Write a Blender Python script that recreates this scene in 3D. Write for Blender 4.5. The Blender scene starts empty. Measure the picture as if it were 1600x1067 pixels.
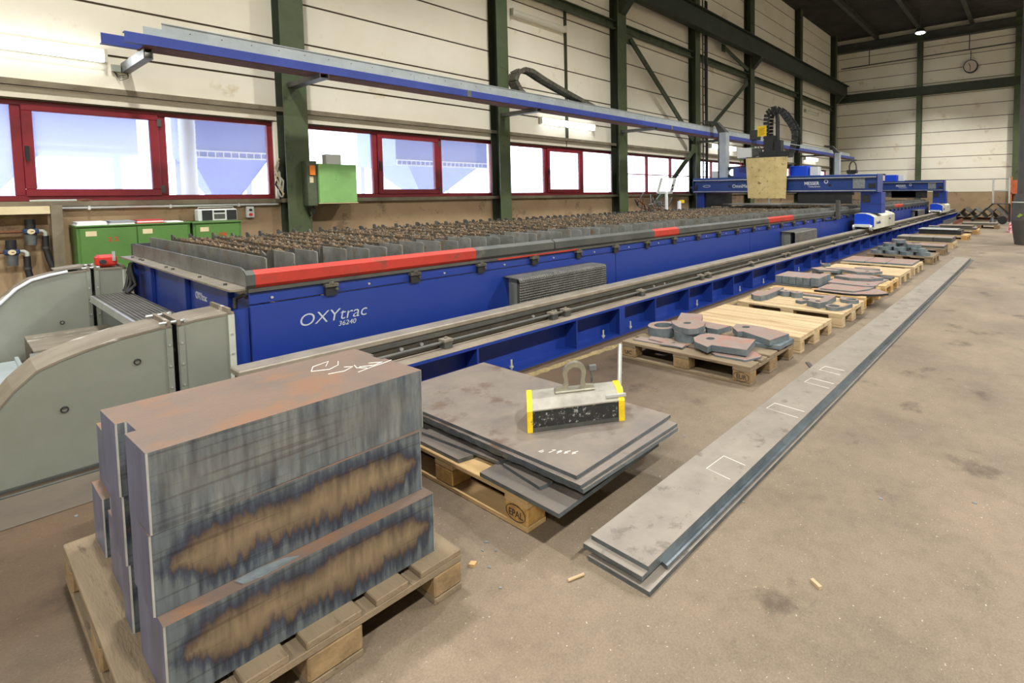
import bpy, bmesh, math, random
from mathutils import Vector, Matrix
random.seed(7)
C = bpy.context.scene.collection
sc = bpy.context.scene
# ------------------------------------------------------------------ camera
cam_d = bpy.data.cameras.new('camera'); cam = bpy.data.objects.new('camera', cam_d); C.objects.link(cam)
YAW, PITCH, ROLL = 0.612539434, 0.0555339654, 0.00743092785
_f = Vector((-math.sin(YAW)*math.cos(PITCH), math.cos(YAW)*math.cos(PITCH), -math.sin(PITCH)))
_r = Vector((math.cos(YAW), math.sin(YAW), 0)); _d = _f.cross(_r)
_r2 = math.cos(ROLL)*_r + math.sin(ROLL)*_d; _d2 = -math.sin(ROLL)*_r + math.cos(ROLL)*_d
_m = Matrix(((_r2.x, -_d2.x, -_f.x, 0), (_r2.y, -_d2.y, -_f.y, 0), (_r2.z, -_d2.z, -_f.z, 1.39), (0, 0, 0, 1)))
cam.matrix_world = _m
cam_d.sensor_fit = 'HORIZONTAL'; cam_d.sensor_width = 36; cam_d.lens = 814.915/1600*36
cam_d.shift_x = (800-1051.43)/1600; cam_d.shift_y = (345.52-533.5)/1600
cam_d.clip_start = 0.02; cam_d.clip_end = 300
sc.camera = cam
# ------------------------------------------------------------------ world, view
sc.view_settings.view_transform = 'Standard'; sc.view_settings.look = 'None'
sc.view_settings.exposure = 0.18; sc.view_settings.gamma = 1; sc.view_settings.use_curve_mapping = False
w = bpy.data.worlds.new('world'); sc.world = w; w.use_nodes = True
bg = w.node_tree.nodes['Background']; bg.inputs[0].default_value = (0.86, 0.92, 1.0, 1); bg.inputs[1].default_value = 5.0
LAMP_W = 500.0
LAMPS = [(-4.76, 27.0, 8.72), (-4.8, 20.7, 8.65), (-4.8, 14.1, 8.65), (-4.8, 7.5, 8.65), (-4.8, 0.9, 8.65), (-4.8, -5.7, 8.65),
         (4.2, 24.9, 8.65), (4.2, 16.9, 8.65), (4.2, 8.9, 8.65), (4.2, 0.9, 8.65), (4.2, -6, 8.65)]  # unseen row added to light the right side of the hall
# ------------------------------------------------------------------ materials
def L(c):
    r = []
    for v in c:
        v = v/255.0
        r.append(v/12.92 if v <= .04045 else ((v+.055)/1.055)**2.4)
    return (r[0], r[1], r[2], 1)
def mat(name, c1, c2=None, scale=3.0, rough=.6, metal=0.0, bump=0.0, bscale=40.0, contrast=.25, c3=None, s3=25.0, t3=.62,
        stretch=(1, 1, 1), spec=.5, obj=False, rvar=.0):
    m = bpy.data.materials.new(name); m.use_nodes = True
    nt = m.node_tree; N = nt.nodes; K = nt.links
    b = N['Principled BSDF']
    b.inputs['Roughness'].default_value = rough; b.inputs['Metallic'].default_value = metal
    b.inputs['Specular IOR Level'].default_value = spec
    b.inputs['Base Color'].default_value = L(c1)
    m.diffuse_color = L(c1)
    if c2 is None and not bump: return m
    if obj:
        tc = N.new('ShaderNodeTexCoord'); src = tc.outputs['Object']
    else:
        g = N.new('ShaderNodeNewGeometry'); src = g.outputs['Position']
    mp = N.new('ShaderNodeMapping'); mp.inputs['Scale'].default_value = stretch; K.new(src, mp.inputs['Vector'])
    col = None
    if c2 is not None:
        n = N.new('ShaderNodeTexNoise'); n.inputs['Scale'].default_value = scale; n.inputs['Detail'].default_value = 7; n.inputs['Roughness'].default_value = .65
        K.new(mp.outputs[0], n.inputs['Vector'])
        r = N.new('ShaderNodeValToRGB'); r.color_ramp.elements[0].position = .5-contrast/2; r.color_ramp.elements[1].position = .5+contrast/2
        r.color_ramp.elements[0].color = L(c1); r.color_ramp.elements[1].color = L(c2)
        K.new(n.outputs['Fac'], r.inputs['Fac']); col = r.outputs[0]
        if c3 is not None:
            n3 = N.new('ShaderNodeTexNoise'); n3.inputs['Scale'].default_value = s3; n3.inputs['Detail'].default_value = 5; n3.inputs['Roughness'].default_value = .7
            K.new(mp.outputs[0], n3.inputs['Vector'])
            r3 = N.new('ShaderNodeValToRGB'); r3.color_ramp.elements[0].position = t3-.05; r3.color_ramp.elements[1].position = t3+.05
            K.new(n3.outputs['Fac'], r3.inputs['Fac'])
            mx = N.new('ShaderNodeMixRGB'); K.new(r3.outputs[0], mx.inputs['Fac']); K.new(col, mx.inputs['Color1']); mx.inputs['Color2'].default_value = L(c3)
            col = mx.outputs[0]
        K.new(col, b.inputs['Base Color'])
        if rvar:
            ma = N.new('ShaderNodeMath'); ma.operation = 'MULTIPLY_ADD'; K.new(n.outputs['Fac'], ma.inputs[0]); ma.inputs[1].default_value = rvar; ma.inputs[2].default_value = rough-rvar/2
            K.new(ma.outputs[0], b.inputs['Roughness'])
    if bump:
        nb = N.new('ShaderNodeTexNoise'); nb.inputs['Scale'].default_value = bscale; nb.inputs['Detail'].default_value = 4
        K.new(mp.outputs[0], nb.inputs['Vector'])
        bu = N.new('ShaderNodeBump'); bu.inputs['Strength'].default_value = bump; bu.inputs['Distance'].default_value = .01
        K.new(nb.outputs['Fac'], bu.inputs['Height']); K.new(bu.outputs[0], b.inputs['Normal'])
    return m
def emis(name, c, s):
    m = bpy.data.materials.new(name); m.use_nodes = True; b = m.node_tree.nodes['Principled BSDF']
    b.inputs['Base Color'].default_value = L(c); b.inputs['Emission Color'].default_value = L(c); b.inputs['Emission Strength'].default_value = s
    return m
def glassmat(name, tint, frost):
    m = bpy.data.materials.new(name); m.use_nodes = True; nt = m.node_tree; N = nt.nodes; K = nt.links
    N.remove(N['Principled BSDF']); o = N['Material Output']
    t = N.new('ShaderNodeBsdfTransparent'); t.inputs[0].default_value = tint
    tr = N.new('ShaderNodeBsdfTranslucent'); tr.inputs[0].default_value = (.95, .96, 1, 1)
    g = N.new('ShaderNodeBsdfGlossy'); g.inputs['Roughness'].default_value = .03
    m1 = N.new('ShaderNodeMixShader'); m1.inputs[0].default_value = frost; K.new(t.outputs[0], m1.inputs[1]); K.new(tr.outputs[0], m1.inputs[2])
    m2 = N.new('ShaderNodeMixShader'); m2.inputs[0].default_value = .06; K.new(m1.outputs[0], m2.inputs[1]); K.new(g.outputs[0], m2.inputs[2])
    K.new(m2.outputs[0], o.inputs['Surface']); return m
def blockmat(name, strength, seed):
    # flame-cut face of thick steel: grey-blue scale with a band of brown heat tint, in the block's own coordinates
    m = bpy.data.materials.new(name); m.use_nodes = True; nt = m.node_tree; N = nt.nodes; K = nt.links
    b = N['Principled BSDF']; b.inputs['Roughness'].default_value = .48; b.inputs['Metallic'].default_value = .25
    tc = N.new('ShaderNodeTexCoord'); mp = N.new('ShaderNodeMapping'); mp.inputs['Location'].default_value = (seed, seed*.7, 0); K.new(tc.outputs['Object'], mp.inputs[0])
    sx = N.new('ShaderNodeSeparateXYZ'); K.new(tc.outputs['Object'], sx.inputs[0])
    def M(op, a, b_=None, c=None):
        n = N.new('ShaderNodeMath'); n.operation = op
        for i, v in enumerate((a, b_, c)):
            if v is None: continue
            if isinstance(v, (int, float)): n.inputs[i].default_value = v
            else: K.new(v, n.inputs[i])
        return n.outputs[0]
    n1 = N.new('ShaderNodeTexNoise'); n1.inputs['Scale'].default_value = 9; n1.inputs['Detail'].default_value = 6; n1.inputs['Roughness'].default_value = .7
    ms = N.new('ShaderNodeMapping'); ms.inputs['Scale'].default_value = (1.4, 1.4, .45); K.new(mp.outputs[0], ms.inputs[0]); K.new(ms.outputs[0], n1.inputs['Vector'])
    n2 = N.new('ShaderNodeTexNoise'); n2.inputs['Scale'].default_value = 60; n2.inputs['Detail'].default_value = 4
    mt = N.new('ShaderNodeMapping'); mt.inputs['Scale'].default_value = (1, 1, .08); K.new(mp.outputs[0], mt.inputs[0]); K.new(mt.outputs[0], n2.inputs['Vector'])
    dz = M('ABSOLUTE', M('SUBTRACT', sx.outputs['Z'], .108))          # height of the band in the 0.208 m block
    dy = M('MAXIMUM', M('SUBTRACT', M('ABSOLUTE', sx.outputs['Y']), .262), 0.0)
    d = M('ADD', M('MULTIPLY', dz, 7.6), M('MULTIPLY', dy, 7.0))
    d = M('ADD', d, M('MULTIPLY_ADD', n1.outputs['Fac'], 1.05, -.525)); d = M('ADD', d, M('MULTIPLY', M('MULTIPLY_ADD', n2.outputs['Fac'], .9, -.45), M('MULTIPLY_ADD', M('LESS_THAN', sx.outputs['Z'], .108), .75, .25)))
    r = N.new('ShaderNodeValToRGB'); e = r.color_ramp.elements
    tan = [(148, 128, 98), (122, 92, 62)]
    e[0].position = .0; e[0].color = L(tan[0]); e[1].position = 1.0; e[1].color = L((108, 117, 120))
    for p, c in ((.24, (126, 108, 84)), (.36, (98, 80, 64)), (.46, (58, 60, 74)), (.6, (70, 79, 90)), (.76, (104, 111, 112))):
        q = e.new(p); q.color = L(c)
    K.new(d, r.inputs['Fac'])
    r2 = N.new('ShaderNodeValToRGB'); r2.color_ramp.elements[0].color = L((84, 94, 104)); r2.color_ramp.elements[1].color = L((142, 144, 138))
    r2.color_ramp.elements[0].position = .32; r2.color_ramp.elements[1].position = .68; K.new(n1.outputs['Fac'], r2.inputs['Fac'])
    mx = N.new('ShaderNodeMixRGB'); mx.inputs[0].default_value = strength; K.new(r2.outputs[0], mx.inputs[1]); K.new(r.outputs[0], mx.inputs[2])
    mu = N.new('ShaderNodeMixRGB'); mu.blend_type = 'MULTIPLY'; mu.inputs[0].default_value = .8; K.new(mx.outputs[0], mu.inputs[1])
    r4 = N.new('ShaderNodeValToRGB'); r4.color_ramp.elements[0].position = .3; r4.color_ramp.elements[0].color = (.34, .34, .37, 1); r4.color_ramp.elements[1].color = (.78, .8, .84, 1); r4.color_ramp.elements[1].position = .62
    K.new(n2.outputs['Fac'], r4.inputs['Fac']); K.new(r4.outputs[0], mu.inputs[2]); K.new(mu.outputs[0], b.inputs['Base Color'])
    n5 = N.new('ShaderNodeTexNoise'); n5.inputs['Scale'].default_value = 4; n5.inputs['Detail'].default_value = 3; ml = N.new('ShaderNodeMapping'); ml.inputs['Scale'].default_value = (1, .5, 22); K.new(mp.outputs[0], ml.inputs[0]); K.new(ml.outputs[0], n5.inputs['Vector'])
    r5 = N.new('ShaderNodeValToRGB'); r5.color_ramp.elements[0].position = .36; r5.color_ramp.elements[0].color = (.45, .4, .36, 1); r5.color_ramp.elements[1].position = .43; K.new(n5.outputs['Fac'], r5.inputs['Fac'])
    m6 = N.new('ShaderNodeMixRGB'); m6.blend_type = 'MULTIPLY'; m6.inputs[0].default_value = .5; K.new(mu.outputs[0], m6.inputs[1]); K.new(r5.outputs[0], m6.inputs[2]); K.new(m6.outputs[0], b.inputs['Base Color'])
    bu = N.new('ShaderNodeBump'); bu.inputs['Strength'].default_value = .25; bu.inputs['Distance'].default_value = .004; K.new(n2.outputs['Fac'], bu.inputs['Height']); K.new(bu.outputs[0], b.inputs['Normal'])
    return m
def treadmat(name, c1, c2, sc_=30):
    m = mat(name, c1, c2, scale=6, rough=.5, metal=.35)
    nt = m.node_tree; N = nt.nodes; K = nt.links; b = N['Principled BSDF']
    g = N.new('ShaderNodeNewGeometry'); s = N.new('ShaderNodeSeparateXYZ'); K.new(g.outputs['Position'], s.inputs[0])
    def M(op, a, b_=None):
        n = N.new('ShaderNodeMath'); n.operation = op
        for i, v in enumerate((a, b_)):
            if v is None: continue
            if isinstance(v, (int, float)): n.inputs[i].default_value = v
            else: K.new(v, n.inputs[i])
        return n.outputs[0]
    u = M('ADD', M('MULTIPLY', s.outputs['Y'], sc_*6.283), 0); vv = M('MULTIPLY', M('ADD', s.outputs['Z'], s.outputs['X']), sc_*6.283)
    a = M('SINE', M('ADD', u, vv)); c = M('SINE', M('SUBTRACT', u, vv)); h = M('MULTIPLY', a, c)
    hh = M('GREATER_THAN', h, .35)
    bu = N.new('ShaderNodeBump'); bu.inputs['Strength'].default_value = .9; bu.inputs['Distance'].default_value = .012; K.new(h, bu.inputs['Height']); K.new(bu.outputs[0], b.inputs['Normal'])
    return m
def floormat():
    m = bpy.data.materials.new('floor_concrete'); m.use_nodes = True; nt = m.node_tree; N = nt.nodes; K = nt.links; b = N['Principled BSDF']
    g = N.new('ShaderNodeNewGeometry')
    def noise(scale, det, rough=.65, vec=None):
        n = N.new('ShaderNodeTexNoise'); n.inputs['Scale'].default_value = scale; n.inputs['Detail'].default_value = det; n.inputs['Roughness'].default_value = rough
        K.new(vec or g.outputs['Position'], n.inputs['Vector']); return n.outputs['Fac']
    def ramp(f, p0, c0, p1, c1):
        r = N.new('ShaderNodeValToRGB'); r.color_ramp.elements[0].position = p0; r.color_ramp.elements[0].color = c0; r.color_ramp.elements[1].position = p1; r.color_ramp.elements[1].color = c1; K.new(f, r.inputs['Fac']); return r.outputs[0]
    def mix(f, a, c, mode='MIX', fac=None):
        x = N.new('ShaderNodeMixRGB'); x.blend_type = mode
        if fac is not None: x.inputs[0].default_value = fac
        else: K.new(f, x.inputs[0])
        for i, v in ((1, a), (2, c)):
            if isinstance(v, tuple): x.inputs[i].default_value = v
            else: K.new(v, x.inputs[i])
        return x.outputs[0]
    W, B_ = (1, 1, 1, 1), (0, 0, 0, 1)
    base = ramp(noise(.7, 8), .35, L((108, 96, 80)), .65, L((136, 121, 101)))
    fine = ramp(noise(130, 3, .8), .38, (.72, .72, .72, 1), .6, (1.06, 1.05, 1.03, 1)); base = mix(None, base, fine, 'MULTIPLY', .8)
    mid = ramp(noise(14, 6, .75), .36, (.78, .76, .74, 1), .55, W); base = mix(None, base, mid, 'MULTIPLY', .55)
    speck = ramp(noise(75, 2, .6), .69, B_, .73, W); base = mix(speck, base, L((176, 166, 150)))
    st = ramp(noise(2.3, 7, .6), .59, B_, .68, W); base = mix(st, base, mix(None, base, L((150, 140, 128)), 'MULTIPLY', .75))
    sp = N.new('ShaderNodeSeparateXYZ'); K.new(g.outputs['Position'], sp.inputs[0])
    mr = N.new('ShaderNodeMapRange'); mr.inputs['From Min'].default_value = -1.45; mr.inputs['From Max'].default_value = -3.1; K.new(sp.outputs['X'], mr.inputs['Value'])
    ad = N.new('ShaderNodeMath'); ad.operation = 'MULTIPLY_ADD'; K.new(noise(1.7, 6), ad.inputs[0]); ad.inputs[1].default_value = 1.0; ad.inputs[2].default_value = -.42
    a2 = N.new('ShaderNodeMath'); a2.operation = 'ADD'; a2.use_clamp = True; K.new(mr.outputs[0], a2.inputs[0]); K.new(ad.outputs[0], a2.inputs[1])
    dirt = ramp(a2.outputs[0], .1, B_, .9, (1, 1, 1, 1)); base = mix(dirt, base, mix(None, base, L((160, 143, 124)), 'MULTIPLY', 1.0))   # oily swarf dust by the machine
    K.new(base, b.inputs['Base Color']); b.inputs['Roughness'].default_value = .7
    bu = N.new('ShaderNodeBump'); bu.inputs['Strength'].default_value = .2; bu.inputs['Distance'].default_value = .006; K.new(noise(60, 4), bu.inputs['Height']); K.new(bu.outputs[0], b.inputs['Normal'])
    return m
MT = {}
def defs():
    D = MT
    D['floor'] = floormat()
    D['plated'] = mat('darker_plate', (116, 106, 96), (92, 88, 84), scale=5, rough=.55, metal=.2, contrast=.5)  # darker mix of the rolled plate colour, for the low plates and strips
    D['dado'] = mat('dado_paint', (146, 122, 92), (170, 146, 112), scale=1.6, rough=.8, contrast=.5, c3=(122, 100, 76), s3=2.6, t3=.62, bump=.15, bscale=60)
    D['panel'] = mat('wall_panel', (240, 235, 218), (230, 222, 200), scale=.8, rough=.85, contrast=.45, c3=(212, 198, 166), s3=1.3, t3=.66, bump=.2, bscale=55)
    D['joint'] = mat('joint_filler', (92, 78, 54), (70, 60, 44), scale=4, rough=.9)
    D['green'] = mat('green_paint', (82, 94, 62), (66, 78, 50), scale=2.2, rough=.5, contrast=.4, c3=(50, 58, 40), s3=3.5, t3=.64)
    D['dkgreen'] = mat('dark_green_paint', (54, 62, 44), (44, 50, 36), scale=2.2, rough=.55, contrast=.4)
    D['brace'] = mat('brace_paint', (82, 92, 68), (60, 70, 50), scale=3, rough=.55)
    D['red'] = mat('red_frame', (140, 30, 44), (118, 24, 36), scale=2, rough=.4)
    D['glass'] = glassmat('clear_pane', (.95, .97, 1, 1), .06)
    D['frost'] = glassmat('frosted_pane', (.72, .77, .95, 1), .3)
    D['blue'] = mat('machine_blue', (21, 50, 134), (27, 54, 128), scale=1.5, rough=.42, contrast=.5, c3=(38, 46, 84), s3=2.2, t3=.7)
    D['navy'] = mat('gantry_blue', (28, 56, 116), (34, 62, 126), scale=1.5, rough=.38)
    D['beamblue'] = mat('beam_blue', (60, 78, 160), (52, 68, 146), scale=2, rough=.45)
    D['silver'] = mat('tray_silver', (188, 198, 202), (172, 182, 186), scale=3, rough=.4, metal=.35)
    D['black'] = mat('black_plastic', (26, 28, 30), (36, 38, 38), scale=6, rough=.5)
    D['chain'] = mat('energy_chain_plastic', (40, 44, 44), (58, 60, 56), scale=8, rough=.55)
    D['dusty'] = mat('dusty_chain', (92, 90, 76), (66, 64, 54), scale=8, rough=.8)
    D['guard'] = mat('guard_black', (58, 62, 60), (74, 76, 72), scale=3, rough=.55, c3=(92, 90, 82), s3=5, t3=.66)
    D['guardred'] = mat('guard_red', (176, 50, 36), (160, 44, 32), scale=4, rough=.5, c3=(128, 58, 46), s3=7, t3=.6)
    D['steel'] = mat('bare_steel', (128, 132, 132), (104, 108, 108), scale=4, rough=.42, metal=.5, c3=(86, 84, 80), s3=9, t3=.62)
    D['dsteel'] = mat('dark_steel', (74, 76, 74), (92, 92, 86), scale=5, rough=.5, metal=.4)
    D['bright'] = mat('bright_steel', (206, 210, 208), (186, 190, 188), scale=8, rough=.3, metal=.6)
    D['railtop'] = mat('rail_steel', (158, 150, 136), (136, 128, 114), scale=6, rough=.42, metal=.4)
    D['railface'] = mat('rail_grease', (76, 70, 58), (58, 54, 46), scale=6, rough=.5, metal=.2)
    D['ledge'] = mat('dusty_flange', (130, 120, 104), (108, 98, 86), scale=5, rough=.75)
    D['slat'] = mat('slat_steel', (138, 140, 136), (108, 110, 104), scale=5, rough=.5, metal=.35, c3=(120, 98, 66), s3=6, t3=.62)
    D['slatdirty'] = mat('slat_sooted', (88, 86, 80), (58, 56, 50), scale=7, rough=.7, metal=.15, stretch=(1, 1, .3), c3=(122, 120, 112), s3=8, t3=.6)
    D['crust'] = mat('slag_crust', (118, 98, 72), (74, 60, 44), scale=14, rough=.85, contrast=.4, c3=(188, 178, 160), s3=34, t3=.63, bump=.5, bscale=120)
    D['galv'] = mat('galvanised_sheet', (142, 146, 136), (124, 128, 116), scale=1.8, rough=.5, metal=.3, contrast=.5, c3=(146, 132, 102), s3=1.7, t3=.68)
    D['galvtop'] = mat('galvanised_dusty', (132, 124, 110), (112, 104, 90), scale=4, rough=.65, metal=.2, c3=(206, 204, 198), s3=7, t3=.64, stretch=(1, .3, 1))
    D['tread'] = treadmat('tread_plate', (92, 92, 88), (112, 110, 104), 22)
    D['millscale'] = mat('mill_scale_rust', (126, 104, 88), (106, 94, 86), scale=5, rough=.55, metal=.15, contrast=.45, c3=(130, 98, 76), s3=3.4, t3=.57, bump=.1, bscale=80)
    D['plate'] = mat('rolled_plate', (136, 124, 112), (112, 106, 100), scale=6, rough=.5, metal=.2, contrast=.42, c3=(102, 86, 74), s3=3.3, t3=.6)
    D['plategrey'] = mat('long_plate_top', (148, 140, 128), (124, 116, 106), scale=5, rough=.5, metal=.15, contrast=.42, c3=(104, 96, 86), s3=9, t3=.62)
    D['edge'] = mat('cut_edge', (88, 96, 100), (112, 120, 124), scale=9, rough=.33, metal=.6)
    D['partcut'] = mat('cut_part_edge', (94, 106, 112), (116, 126, 130), scale=8, rough=.5, metal=.3)
    D['parttop'] = mat('cut_part_top', (140, 122, 112), (126, 114, 106), scale=6, rough=.6, metal=.1, contrast=.4, c3=(148, 106, 94), s3=9, t3=.56)
    D['block'] = blockmat('flame_cut_face', .95, 1.3); D['block2'] = blockmat('flame_cut_face_grey', .16, 4.1)
    D['blockend'] = mat('cut_end_window_tint', (120, 128, 160), (94, 100, 128), scale=7, rough=.38, metal=.5, stretch=(1, 1, .3), c3=(116, 92, 92), s3=6, t3=.64)  # bluish-violet window reflection put into the colour of the end faces
    D['woodold'] = mat('old_pallet_wood', (132, 116, 92), (104, 90, 70), scale=3, rough=.85, contrast=.5, stretch=(.5, 3, 3), bump=.3, bscale=60, c3=(86, 72, 54), s3=7, t3=.64)
    D['woodnew'] = mat('new_pallet_wood', (188, 168, 132), (160, 136, 100), scale=2.6, rough=.75, contrast=.45, stretch=(.4, 4, 4), bump=.2, bscale=50, c3=(142, 114, 78), s3=4, t3=.63)
    D['woodmid'] = mat('used_pallet_wood', (196, 166, 116), (168, 136, 90), scale=3, rough=.8, contrast=.5, stretch=(.5, 3, 3), bump=.25, bscale=55)
    D['woodblk'] = mat('chipboard_block', (190, 152, 88), (148, 112, 62), scale=24, rough=.9, contrast=.4, bump=.5, bscale=70)
    D['woodblkold'] = mat('weathered_block', (146, 122, 86), (108, 88, 60), scale=14, rough=.9, contrast=.4, bump=.4, bscale=60)
    D['ink'] = mat('stamp_ink', (52, 40, 28)); D['white'] = mat('white_print', (214, 218, 222)); D['chalk'] = mat('chalk', (232, 228, 220))
    D['lettergrey'] = mat('letter_grey', (176, 182, 190))
    D['alu'] = mat('magnet_aluminium', (168, 164, 152), (146, 142, 132), scale=8, rough=.45, metal=.3)
    D['magblack'] = mat('magnet_black', (28, 30, 30), (40, 42, 42), scale=20, rough=.5, c3=(170, 170, 168), s3=60, t3=.62, obj=True)
    D['yellow'] = mat('yellow_paint', (232, 198, 20), (206, 172, 24), scale=16, rough=.5, c3=(110, 100, 60), s3=30, t3=.66)
    D['hookst'] = mat('forged_steel', (176, 172, 156), (150, 146, 130), scale=7, rough=.35, metal=.7)
    D['cabgreen'] = mat('cabinet_green', (88, 132, 62), (74, 114, 52), scale=2.5, rough=.5, contrast=.5, c3=(70, 100, 50), s3=5, t3=.66)
    D['boxgreen'] = mat('box_green', (136, 184, 112), (124, 172, 100), scale=3, rough=.45, c3=(84, 104, 62), s3=7, t3=.7)
    D['paper'] = mat('paper', (236, 234, 240)); D['redpl'] = mat('red_plastic', (206, 54, 36), (186, 42, 30), scale=9, rough=.45)
    D['redfold'] = mat('red_folder', (196, 62, 62)); D['greyfold'] = mat('grey_folder', (150, 154, 160))
    D['greypaint'] = mat('grey_paint', (180, 184, 172), (164, 168, 156), scale=3, rough=.55)
    D['postgrey'] = mat('concrete_post', (136, 126, 104), (112, 102, 84), scale=3, rough=.8)
    D['cream'] = mat('cream_board', (222, 208, 168), (206, 190, 150), scale=3, rough=.7)
    D['carr'] = mat('carriage_cream', (204, 202, 186), (190, 188, 172), scale=3, rough=.45)
    D['carrblue'] = mat('carriage_blue', (16, 66, 196), (20, 72, 204), scale=2, rough=.4)
    D['shield'] = mat('spatter_shield', (214, 196, 142), (186, 164, 108), scale=3.5, rough=.8, contrast=.5, c3=(120, 104, 70), s3=9, t3=.62, bump=.3, bscale=20)
    D['orange'] = mat('orange_switch', (236, 130, 40)); D['lampwhite'] = mat('lamp_housing', (214, 210, 190), rough=.5)
    D['roof'] = mat('roof_deck', (70, 66, 60), (58, 54, 50), scale=1, rough=.8)
    D['roofbeam'] = mat('roof_beam', (74, 78, 70), (60, 62, 56), scale=1, rough=.7)
    D['rust'] = mat('rust_brown', (120, 74, 50), (96, 58, 40), scale=5, rough=.85)
    D['orangewood'] = mat('shelf_orange', (190, 112, 72), (166, 94, 58), scale=4, rough=.7)
    D['rubber'] = mat('hose_rubber', (30, 30, 30)); D['greylt'] = mat('light_grey', (206, 210, 206)); D['tube'] = emis('tube_light', (244, 250, 255), 9.0)
    D['led'] = emis('led_lens', (255, 255, 250), 60.0); D['leaf'] = mat('plant_leaf', (150, 190, 80)); D['bin'] = mat('bin_plastic', (66, 64, 62), (76, 72, 70), scale=3, rough=.6)
    D['silo'] = mat('silo_blue', (112, 126, 206), (124, 138, 212), scale=.4, rough=.6); D['pave'] = mat('pavement', (236, 238, 242)); D['duct'] = mat('outdoor_duct', (226, 230, 238), (206, 210, 222), scale=2)
    D['filterblue'] = mat('filter_blue', (36, 56, 92))
    D['screen'] = emis('lit_screen', (225, 235, 245), 1.2); D['dirt'] = mat('dirt_ridge', (132, 116, 78), (104, 90, 62), scale=20, rough=.95, bump=.6, bscale=80)
    D['flake'] = mat('scale_flake', (150, 160, 164), (120, 128, 132), scale=20, rough=.35, metal=.5)
    D['stripgrey'] = mat('floor_strip', (84, 74, 62), (72, 64, 54), scale=4, rough=.8)
    D['clockw'] = mat('clock_face', (206, 192, 176)); D['redbag'] = mat('red_white_bag', (206, 60, 66), (226, 210, 214), scale=6, contrast=.1)
defs()
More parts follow.
